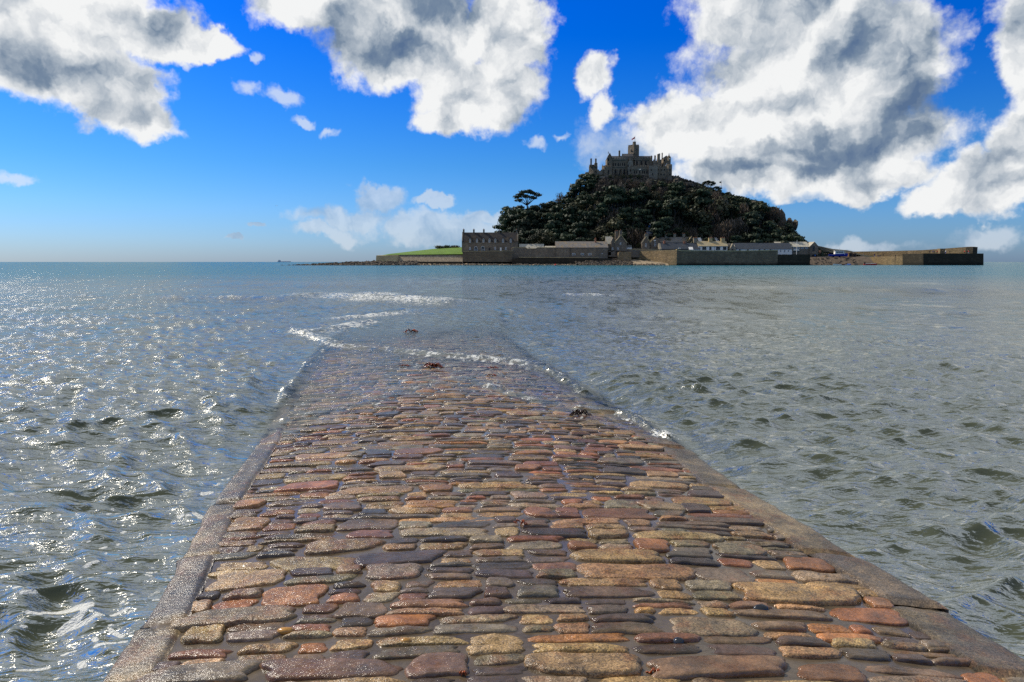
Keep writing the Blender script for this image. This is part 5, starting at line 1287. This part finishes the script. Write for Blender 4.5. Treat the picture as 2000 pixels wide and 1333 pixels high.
# east range
rotblk('east_tower', 1268, 1279.5, 1285, 326, 352, YC - 6.5, 'castle_pale', True); blk('east_range', 1279.6, 1303, 326.5, 353, YC - 5, 9, 'castle', True); rotblk('east_corner', 1302.6, 1306, 1313.2, 323.5, 356, YC - 6.8, 'castle', True)
for u, v in ((1272, 332.5), (1274.6, 340), (1285.6, 332), (1291.5, 332), (1297.5, 332), (1285.6, 340), (1291, 341), (1297, 341), (1308.5, 332), (1308.5, 341)): slot(castle, u, v, 2.0, 3.0, YC - 6.95 if u < 1279 or u > 1304 else YC - 5)
house_g(castle, 1292, 1302.3, 328, 309, 304.7, YC - 1, 7, 'castle', 'roof_castle', over=.05); slot(castle, 1297.3, 313.3, 3, 3.4, YC - 1.05)
blk('chimney_stack', 1284.8, 1289.4, 301, 326, YC - 2, 2.2); blk('chimney_stack', 1287, 1289.6, 300.2, 302, YC - 1.9, 1.8)
chimney(castle, 1272.4, 305.2, 316, 3, YC + 3, 'castle', 1); chimney(castle, 1279.4, 304.6, 318, 2.6, YC + 2, 'castle_pale', 1); chimney(castle, 1293.4, 300, 312, 1.9, YC + 1, 'castle', 1)
blk('roof_terrace', 1276, 1292, 314.5, 328, YC - .5, 6, 'castle_pale', True); 
rotblk('bell_turret', 1303.8, 1306.2, 1310.6, 306.8, 327, YC - 4.4, 'castle'); x, z = px(1306.5, 306.8, YC - 3); MB().cone((x, YC - 3), 1.1, .3, z, z + .9, 6).cone((x, YC - 3), .28, .1, z + .9, z + 2.2, 6).build('finial', M['castle'], castle)
slot(castle, 1307.8, 310.5, 2.6, 2, YC - 4.6, 'opening', 'white'); MB().prism([px(1298.5, 325, YC - 2), px(1304, 325, YC - 2), px(1304, 316, YC - 2)], YC - 2, YC - 1.2).build('raking_coping', M['white'], castle)
blk('outer_wall', 1313.2, 1326.5, 345.5, 362, YC - 4, 3, 'castle', True)
blk('terrace_wall', 1260, 1282, 352, 354, YC - 8, 1, 'coping'); 
for i, u in enumerate((1216, 1232, 1192, 1247)):
    b = P(u, 349.5, YC - 6.5); V, Q = crown_mesh('b', None, [(b[0], b[1], b[2] + 1.2, (2.1, 1.3, 1.2, 2.0)[i], 1.6, (1.9, 1.6, 1.1, 1.2)[i])], 420, .28, 80 + i)
    tag(fast_mesh('clipped_bush', V, Q, M['olive'], False), ('large dark domed bush against the castle hall', 'pale rounded bush right of the large domed bush at the castle foot', 'small bush on the castle terrace, left of the large domed bush', 'low bush under the middle of the castle')[i], 'bush', 'bushes at the foot of the castle')
# flags
def flag(u, vt, vb, Y, label, fu, fv, cat='flag'):
    x, zt = px(u, vt, Y); zb = px(u, vb, Y)[1]; f = thing('flagpole', (x, Y, zb), label, cat)
    MB().tube([(x, Y, zb), (x, Y, zt)], [.14, .07], 8).build('pole', M['grey'], f)
    n = 8; vs = []; s = Y / F_PX
    for i in range(n):
        q = i / (n - 1)
        for k in (0, 1): vs += [(x - q * fu * s, Y + .35 * math.sin(q * 7), zt - (1.6 + q * fv + k * (3.4 - q)) * s)]
    mb = MB(); mb.add(vs, [(2 * i, 2 * i + 1, 2 * i + 3, 2 * i + 2) for i in range(n - 1)])
    return f, mb
f, mb = flag(1240.2, 265.5, 281, YC + 4.5, 'flagpole with a red flag on the castle tower', 6.0, 4.5); o = mb.build('flag', M['red'], f); o.modifiers.new('s', 'SOLIDIFY').thickness = .03
f, mb = flag(1409, 353, 374, 450, 'white flagpole with a small dark flag on the ridge right of the castle', 3.5, .6); o = mb.build('flag', M['dark'], f); o.modifiers.new('s', 'SOLIDIFY').thickness = .03

# ------------------------------------------------------------------ boats, people, birds, buoy
def hull_mesh(L, W, H, bow=1.0, n=14):
    """boat hull along +x with a raked bow, open or decked at the gunwale"""
    sec = []; m_ = 9
    for i in range(n):
        q = i / (n - 1); b = W / 2 * (1 - max(0, (q - .45) / .55) ** 2.2 * .97) * (0.86 + 0.14 * min(1, q * 4)); sh = H * (1 + .35 * q ** 2 * bow)
        row = []
        for k in range(m_):
            a = math.pi * k / (m_ - 1); c, s_ = math.cos(a), math.sin(a)
            row.append((L * (q - .5) + .12 * L * max(0, q - .8) * (1 - s_) * 2, b * math.copysign(abs(c) ** .6, c), sh * (1 - s_ ** .7) if s_ > 0 else sh))
        sec.append(row)
    vs = [p for r_ in sec for p in r_]; fs = [(i * m_ + k, (i + 1) * m_ + k, (i + 1) * m_ + k + 1, i * m_ + k + 1) for i in range(n - 1) for k in range(m_ - 1)]
    fs.append(tuple(range(m_))); return vs, fs
def boat(name, u, v, Y, L, label, hullm, trim='white', rz=0, cabin=None, cargo=0, z=None):
    x, zz = px(u, v, Y); zz = z if z is not None else zz
    t = thing(name, (x, Y, zz), label, 'boat', None, rz); W = L * .3; H = L * .13
    vs, fs = hull_mesh(L, W, H); link_mesh('hull', vs, fs, M[hullm], t, True, True)
    dk = MB(); n = 10
    pts = [(L * (q - .5), W / 2 * .93 * (1 - max(0, (q - .45) / .55) ** 2.2 * .97)) for q in np.linspace(0.02, .97, n)]
    poly = [(a, b) for a, b in pts] + [(a, -b) for a, b in pts[::-1]]
    dk.prismz(poly[::-1], H * .8, H * .88); link_mesh('deck', dk.v, dk.f, M['grey'], t, False, True)
    rl = MB(); rl.tube([(a, b * 1.04, H * (1 + .35 * ((a / L + .5) ** 2)) + .02) for a, b in pts], .06, 5); rl.tube([(a, -b * 1.04, H * (1 + .35 * ((a / L + .5) ** 2)) + .02) for a, b in pts], .06, 5); link_mesh('gunwale', rl.v, rl.f, M[trim], t, False, True)
    if cabin:
        c = MB(); x0, x1, h = cabin; c.prism([(L * x0, H * .88), (L * x1, H * .88), (L * x1 - h * .35, H * .88 + h), (L * x0 + .1, H * .88 + h)], -W * .32, W * .32); cb = link_mesh('cabin', c.v, c.f, M['white'], t, False, True)
        g_ = MB(); g_.box(L * x0 + .5, L * x1 - h * .4 - .2, -W * .33, W * .33, H * .88 + h * .5, H * .88 + h * .82); link_mesh('cabin_window', g_.v, g_.f, M['pane'], cb, False, True)
        r_ = MB(); r_.box(L * x0 - .2, L * x1 - h * .3, -W * .36, W * .36, H * .88 + h + .002, H * .88 + h + .15); link_mesh('cabin_roof', r_.v, r_.f, M['white'], cb, False, True)
        ms = MB(); ms.tube([(L * (x0 + x1) / 2, 0, H * .88 + h), (L * (x0 + x1) / 2, 0, H * .88 + h + 1.6)], .06, 6).tube([(L * x1 + .6, 0, H * .9), (L * x1 + .7, 0, H * .9 + 1.9)], .05, 6); link_mesh('mast', ms.v, ms.f, M['grey'], t, False, True)
        ks = MB(); ks.box(-L * .3, -L * .24, -.4, .4, -1.1, .1).box(L * .05, L * .11, -.4, .4, -1.1, .1); link_mesh('cradle', ks.v, ks.f, M['dark'], t, False, True)
    for k in range(2): 
        th_ = MB(); th_.box(-L * .25 + k * L * .3, -L * .2 + k * L * .3, -W * .4, W * .4, H * .9, H * .97); link_mesh('thwart', th_.v, th_.f, M['wood'], t, False, True)
    if cargo == 1:
        cv = MB(); cv.prismx([(-W * .42, H * .9), (W * .42, H * .9), (W * .3, H * 1.7), (0, H * 2.0), (-W * .3, H * 1.7)], -L * .1, L * .42); link_mesh('cover', cv.v, cv.f, M['lblue'], t, False, True)
    if cargo == 2:
        eg = MB(); eg.box(-L * .52, -L * .42, -.2, .2, H * .3, H * 2.0); link_mesh('outboard_motor', eg.v, eg.f, M['dark'], t, False, True)
    return t
boat('ferry_boat', 1637, 501.5, 389, 9.8, 'blue hulled ferry with a white cabin standing ashore on the slip', 'blue', 'blue', 0, (-.22, .33, 1.9), z=px(1637, 501, 389)[1] - .2)
boat('open_boat', 1635, 517, 378, 4.4, 'pale open boat afloat, left of three small boats at the slip', 'white', 'white', math.pi + .15, z=-.12)
boat('open_boat', 1646, 516, 380, 3.6, 'dark rowing boat afloat between the pale boat and the blue covered boat', 'dark', 'wood', .1, z=-.1)
boat('covered_boat', 1656.5, 516, 379, 3.2, 'small boat under a light blue cover', 'blue', 'white', .2, cargo=1, z=-.1)
boat('motor_boat', 1700, 518, 377, 6.6, 'open passenger boat with a dark red hull and a white rail, beside the quay wall', 'red', 'white', 0.05, cargo=2, z=-.15)
boat('dinghy', 1717, 501, 421, 2.4, 'small blue dinghy pulled up on the quay', 'blue', 'dark', .4, z=px(1717, 501, 421)[1])
# people: one continuous body each
def person(u, v, Y, label, top, legs, h=1.72, stride=.18, arm=.1, rz=0.0, zz=None):
    if 1675 < u < 1800: Y = pier_y(u) + 5
    x, z = px(u, v, Y); z = zz if zz is not None else z; r_ = random.Random(int(u * 10))
    def body(verts, edges, radii, name, mat, parent, local=True):
        me = bpy.data.meshes.new(name); me.from_pydata(verts, edges, []); me.update(); o = bpy.data.objects.new(name, me); COL.objects.link(o)
        sk = o.modifiers.new('skin', 'SKIN'); 
        for i, rr in enumerate(radii): me.skin_vertices[0].data[i].radius = (rr, rr)
        me.skin_vertices[0].data[0].use_root = True; o.modifiers.new('sub', 'SUBSURF').levels = 1; me.materials.append(M[mat]); o.parent = parent; return o
    root = thing('person', (x, Y, z), label, 'person', 'people on the shore and quays', rz)
    k = h / 1.72
    vs = [(0, 0, .95), (0, 0, 1.2), (0, 0, 1.42), (0, 0, 1.53), (0, 0, 1.64), (0.01, 0, 1.70), (-.10, 0, .90), (-.12, -stride * .5, .50), (-.12, -stride, .08), (.10, 0, .90), (.12, stride * .3, .50), (.12, stride, .08),
          (-.19, 0, 1.40), (-.24, .02, 1.15), (-.22, -arm, .92), (.19, 0, 1.40), (.24, -.02, 1.15), (.22, arm, .92)]
    es = [(0, 1), (1, 2), (2, 3), (3, 4), (4, 5), (0, 6), (6, 7), (7, 8), (0, 9), (9, 10), (10, 11), (2, 12), (12, 13), (13, 14), (2, 15), (15, 16), (16, 17)]
    ra = [.15, .15, .15, .065, .105, .07, .10, .075, .05, .10, .075, .05, .07, .05, .04, .07, .05, .04]
    me = bpy.data.meshes.new('body'); me.from_pydata([tuple(c * k for c in q) for q in vs], es, []); me.update()
    o = bpy.data.objects.new('body', me); COL.objects.link(o); o.modifiers.new('skin', 'SKIN')
    if not me.skin_vertices: 
        bpy.context.view_layer.objects.active = o
    for i, rr in enumerate(ra): me.skin_vertices[0].data[i].radius = (rr * k, rr * k)
    me.skin_vertices[0].data[0].use_root = True; o.modifiers.new('sub', 'SUBSURF').levels = 1; me.materials.append(M['skin']); o.parent = root
    c = MB(); c.tube([(0, 0, .88 * k), (0, 0, 1.15 * k), (0, 0, 1.38 * k), (0, 0, 1.47 * k)], [.20, .18, .22, .10], 10)
    c.tube([(-.18 * k, 0, 1.42 * k), (-.25 * k, .02, 1.15 * k), (-.22 * k, -arm * .9, .98 * k)], [.09, .075, .06], 8).tube([(.18 * k, 0, 1.42 * k), (.25 * k, -.02, 1.15 * k), (.22 * k, arm * .9, .98 * k)], [.09, .075, .06], 8)
    link_mesh('jacket', c.v, c.f, M[top], root, True, True)
    l = MB(); 
    for sg, st in ((-1, -stride), (1, stride)): l.tube([(sg * .08 * k, 0, .98 * k), (sg * .12 * k, st * .4, .5 * k), (sg * .12 * k, st, .06 * k)], [.13, .095, .07], 8)
    link_mesh('trousers', l.v, l.f, M[legs], root, True, True)
    hr = MB(); hr.blob((0, .015, 1.69 * k), (.10, .11, .085), 1, (8, 5), .05); link_mesh('hair', hr.v, hr.f, M['dark'], root, True, True)
    return root
PEOPLE = [(1230.5, 512.5, 374, 'person in dark clothes walking on the beach by the wall end', 'dark', 'dark'),
          (1611, 501.4, 388, 'person in dark clothes, leftmost of the three by the boathouse slip', 'dark', 'dark'), (1614.5, 501.4, 388, 'person in dark clothes, middle one of the three by the boathouse slip', 'dark', 'dark'), (1618.5, 501.3, 388.4, 'person in dark clothes, nearest the ferry of the three by the boathouse slip', 'dark', 'grey'),
          (1680, 501.8, 390, 'person in dark clothes between the timber huts and the dinghy', 'dark', 'dark'), (1686, 501.6, 390, 'person in a grey top standing left of the dinghy on the quay', 'grey', 'dark'), (1725, 500.8, 388, 'person in dark clothes right beside the dinghy', 'dark', 'dark'), (1708, 501, 389, 'person in dark clothes just left of the blue dinghy', 'dark', 'blue'),
          (1770, 500.3, 389, 'person standing alone in dark clothes midway along the pier', 'dark', 'dark'), (1816, 495.4, 383, 'person in dark clothes, leftmost on the pier head', 'dark', 'dark'), (1822, 495.4, 383, 'person in a dark blue coat, second from the left on the pier head', 'blue', 'dark'), (1824.5, 495.4, 384, 'person in dark clothes, third from the left on the pier head', 'dark', 'dark'),
          (1830.5, 495.4, 382, 'person in a red jacket beside the pier hut', 'red', 'dark'), (1841, 495.4, 382, 'person in dark clothes right of the pier hut', 'dark', 'dark'), (1847, 495.4, 383, 'person in a white top on the pier head', 'white', 'blue'), (1855, 495.4, 382, 'person in dark clothes on the bare middle of the pier head', 'dark', 'dark'),
          (1884, 495.4, 382, 'person in a bright red jacket near the parapet end', 'red', 'dark'), (1888.5, 495.4, 383, 'person in dark clothes between two red jackets', 'dark', 'dark'), (1891.5, 495.4, 382, 'person in a red top, farthest right on the pier', 'red', 'grey')]
for i, a in enumerate(PEOPLE):
    person(*a, rz=(i * 1.3) % 6.28, h=1.62 + .03 * (i % 5))
# timber huts on the slip
for i, (u, w, h) in enumerate(((1661.5, 7, 7), (1669, 6.5, 5.5))):
    x, z = px(u, 502, 391); s = 391 / F_PX; t = thing('timber_hut', (x, 391, z), ('taller open timber hut right of the ferry', 'lower timber hut or crate, right of the taller one')[i], 'hut', 'timber huts on the slip')
    MB().box(x - w * s / 2, x + w * s / 2, 391, 393, z - .2, z + h * s).build('wall', M['wood'], t); MB().prism([(x - w * s / 2 - .15, z + h * s + .005), (x + w * s / 2 + .15, z + h * s + .005), (x + w * s / 2 + .1, z + h * s + .2), (x, z + h * s + .5), (x - w * s / 2 - .1, z + h * s + .2)], 390.8, 393.2).build('roof', M['wood'], t)
    MB().box(x - w * s * .3, x + w * s * .3, 390.93, 390.99, z, z + h * s * .8).build('opening', M['dark'], t)
t = thing('notice_board', P(1601, 501, 388), 'orange notice board on a post beside the boathouse', 'sign'); x, z = px(1601, 501, 388)
MB().tube([(x, 388, z), (x, 388, z + 3)], .08, 6).build('post', M['dark'], t); MB().prism([(x - .5, z + 2.2), (x, z + 1.7), (x + .5, z + 2.2), (x + .5, z + 3), (x, z + 3.4), (x - .5, z + 3)], 387.8, 387.9).build('board', M['pot'], t)
# buoy
xb, yb = G(1085, 518.9)
t = thing('buoy', (XU(1085, 352), 352, 0), 'round red mooring buoy floating off the sea wall', 'buoy'); b_ = MB().blob((0, 0, .28), (.48, .48, .45), 1, (14, 9), 0.0); link_mesh('float', b_.v, b_.f, M['red'], t, True, True)
b_ = MB().tube([(0, 0, .6), (0, 0, .95)], .06, 6); link_mesh('ring', b_.v, b_.f, M['dark'], t, True, True)
# ship on the horizon
x, _ = px(555, 511, 7000); t = thing('cargo_ship', (x, 7000, 0), 'faint grey cargo ship on the horizon, left of the reef', 'ship')
MB().prism([(x - 62, 0), (x + 58, 0), (x + 66, 7), (x - 64, 6)], 6992, 7008).build('hull', M['haze_grey'], t); MB().box(x - 56, x - 34, 6994, 7006, 6.01, 17).box(x - 50, x - 44, 6998, 7002, 17.01, 23).build('superstructure', M['haze_grey'], t)
# gulls
def gull(u, v, Y, span, label, rz=0.3, flap=.35):
    p = P(u, v, Y); t = thing('gull', p, label, 'bird', 'gulls in flight', rz)
    b_ = MB(); b_.tube([(0, -.22, 0), (0, -.14, .02), (0, 0, .02), (0, .14, .0), (0, .27, -.01)], [.015, .045, .065, .045, .012], 8)
    b_.add([(-.04, .22, 0), (.04, .22, 0), (.07, .36, 0), (-.07, .36, 0), (-.04, .22, .012), (.04, .22, .012), (.07, .36, .008), (-.07, .36, .008)], [(0, 1, 2, 3), (7, 6, 5, 4), (0, 4, 5, 1), (1, 5, 6, 2), (2, 6, 7, 3), (3, 7, 4, 0)])
    k = span / 1.3
    link_mesh('body', [tuple(c * k for c in q) for q in b_.v], b_.f, M['feather'], t, True, True)
    for sg in (-1, 1):
        st = [(.03, .0, .10, .02), (.30, -.06, .13, .02 + flap * .35), (.48, -.02, .11, flap * .40), (.68, .10, .03, flap * .33)]
        vs = []; 
        for x_, y_, c_, z_ in st: vs += [(sg * x_, y_ - c_ * .5, z_), (sg * x_, y_ + c_ * .6, z_ - .01), (sg * x_, y_ + c_ * .6, z_ + .004), (sg * x_, y_ - c_ * .4, z_ + .018)]
        fs = [(4 * i + a, 4 * i + b, 4 * i + 4 + b, 4 * i + 4 + a) for i in range(3) for a, b in ((0, 1), (1, 2), (2, 3), (3, 0))] + [(0, 1, 2, 3), (12, 13, 14, 15)]
        link_mesh('wing', [tuple(c * k for c in q) for q in vs], fs, M['feather'], t, False, True)
        o = MB(); o.add([tuple(c * k for c in q) for q in ((sg * .60, .03, flap * .37 + .012), (sg * .68, .10, flap * .33 + .012), (sg * .60, .10, flap * .37))], [(0, 1, 2)])
    return t
gull(1166.5, 307.3, 300, 1.9, 'gull gliding in the sky left of the castle', .2, .25)
gull(1249.5, 332, 300, 1.9, 'white gull with raised wings in front of the castle', .5, .55)
gull(540, 402.5, 200, 1.0, 'lone gull low in the empty sky on the left', .8, .3)
gull(1508, 393.7, 300, .8, 'tiny gull right of the hill, upper of two', 1.2, .3)
gull(1513.5, 397.5, 300, .6, 'tiny gull right of the hill, lower of two', .4, .3)
gull(1310, 398.5, 300, 1.0, 'small white gull crossing the dark wood near its middle', .4, .3)
gull(1350, 408, 300, .9, 'small white gull over the wood, right of the other one', .9, .3)

# ------------------------------------------------------------------ weed and pebbles on the causeway
def mat_kelp():
    m, g, bs, o = new_mat('kelp'); p = pos(g)
    g.put(bs.inputs['Base Color'], g.mix(g.mr(g.noise(p, 30, 4, 0.6), .35, .65), (0.36, 0.075, 0.012), (0.12, 0.025, 0.010))); bs.inputs['Roughness'].default_value = .22
    bs.inputs['Subsurface Weight'].default_value = 0.0; return m
M['kelp'] = mat_kelp()
M['kelp_dark'] = mat_simple('dark_weed', (0.05, 0.018, 0.008), .3, .5, 30, .5)
M['pebble'] = mat_simple('ochre_pebble', (0.42, 0.21, 0.05), .2, .25, 40, .5); M['slate_pebble'] = mat_simple('black_pebble', (0.02, 0.022, 0.028), .15, .3, 40, .5)
def weed(u, v, W, H, label, mat='kelp', seed=0, n=12, z=None):
    x, y = G(u, v, .03); zb = max(float(bed_z(np.array(x), np.array(y))), 0.0) + .012 if z is None else z
    x, y = G(u, v, zb); r_ = random.Random(seed); t = thing('seaweed', (x, y, zb), label, 'seaweed')
    for b in range(n):
        mb = MB(); a = r_.uniform(-.5, .5) + (math.pi if b % 2 else 0); L = W * r_.uniform(.3, .62); w = W * r_.uniform(.05, .11); k = 9; vs = []; ph = r_.uniform(0, 6); sx, sy = r_.uniform(-.15, .15) * W, r_.uniform(-.2, .2) * W * .6
        hgt = H * r_.uniform(.3, 1.0)
        for i in range(k):
            q = i / (k - 1); cx = sx + math.cos(a) * L * q; cy = sy + math.sin(a) * L * q + .05 * W * math.sin(q * 5 + ph); cz = hgt * math.sin(min(1, q * 1.4) * math.pi) * .9 + .006 * math.sin(q * 14 + ph) + .004
            ww = w * (.35 + .65 * math.sin(math.pi * (q * .85 + .1))); nx, ny = -math.sin(a), math.cos(a); tw = math.sin(q * 6 + ph) * .6
            vs += [(cx - nx * ww, cy - ny * ww, cz - tw * ww * .6), (cx + nx * ww, cy + ny * ww, cz + tw * ww * .6 + .004)]
        mb.add(vs, [(2 * i, 2 * i + 1, 2 * i + 3, 2 * i + 2) for i in range(k - 1)]); o = link_mesh('frond', mb.v, mb.f, M[mat], t, True, True); o.modifiers.new('s', 'SOLIDIFY').thickness = .003
    return t
weed(846, 717, .30, .07, 'largest clump of orange kelp on the flooded causeway', seed=1, n=16); weed(789, 716, .16, .025, 'thin strip of orange kelp left of the largest clump', seed=2, n=6); weed(964, 720, .16, .03, 'small brown kelp clump right of the largest one, just below the wave', seed=3, n=8)
weed(960, 735, .14, .035, 'small orange kelp piece nearest the dry cobbles', seed=4, n=6); weed(805, 649, .32, .09, 'dark red kelp clump farthest out on the causeway', seed=5, n=12); weed(1131, 811, .22, .07, 'dark brown weed lump at the right edge of the cobbles by the wave', 'kelp_dark', 6, 14)
weed(1018, 1024, .07, .022, 'little orange weed scrap lying on the middle cobbles', seed=7, n=5, z=.19); weed(1282, 1320, .08, .022, 'brown weed scrap on the cobbles at the bottom edge', seed=8, n=5, z=.205); weed(905, 1321, .035, .01, 'tiny orange weed flake at the bottom edge, left of the brown scrap', seed=9, n=3, z=.21)
weed(806, 822, .05, .015, 'tiny orange weed flake among dark wet cobbles farther up', seed=10, n=3)
def pebble(u, v, s, label, mat, seed):
    x, y = G(u, v, .17); z = float(bed_z(np.array(x), np.array(y))) - .012; x, y = G(u, v, z + .01)
    mb = MB().blob((x, y, z + s[2] * .7), s, seed, (20, 12), .06); o = mb.build('pebble', M[mat], None, True); return tag(o, label, 'pebble', 'loose pebbles between the cobbles')
pebble(558, 1233, (.036, .020, .015), 'yellow pebble in the puddle near the lower left kerb', 'pebble', 1); pebble(792, 1253, (.024, .015, .014), 'small orange pebble right of the yellow one', 'pebble', 2)
pebble(1486, 1190, (.034, .022, .018), 'black pebble among the right hand cobbles', 'slate_pebble', 3); pebble(1325, 1254, (.022, .020, .016), 'small black pebble left of the other black one', 'slate_pebble', 4)
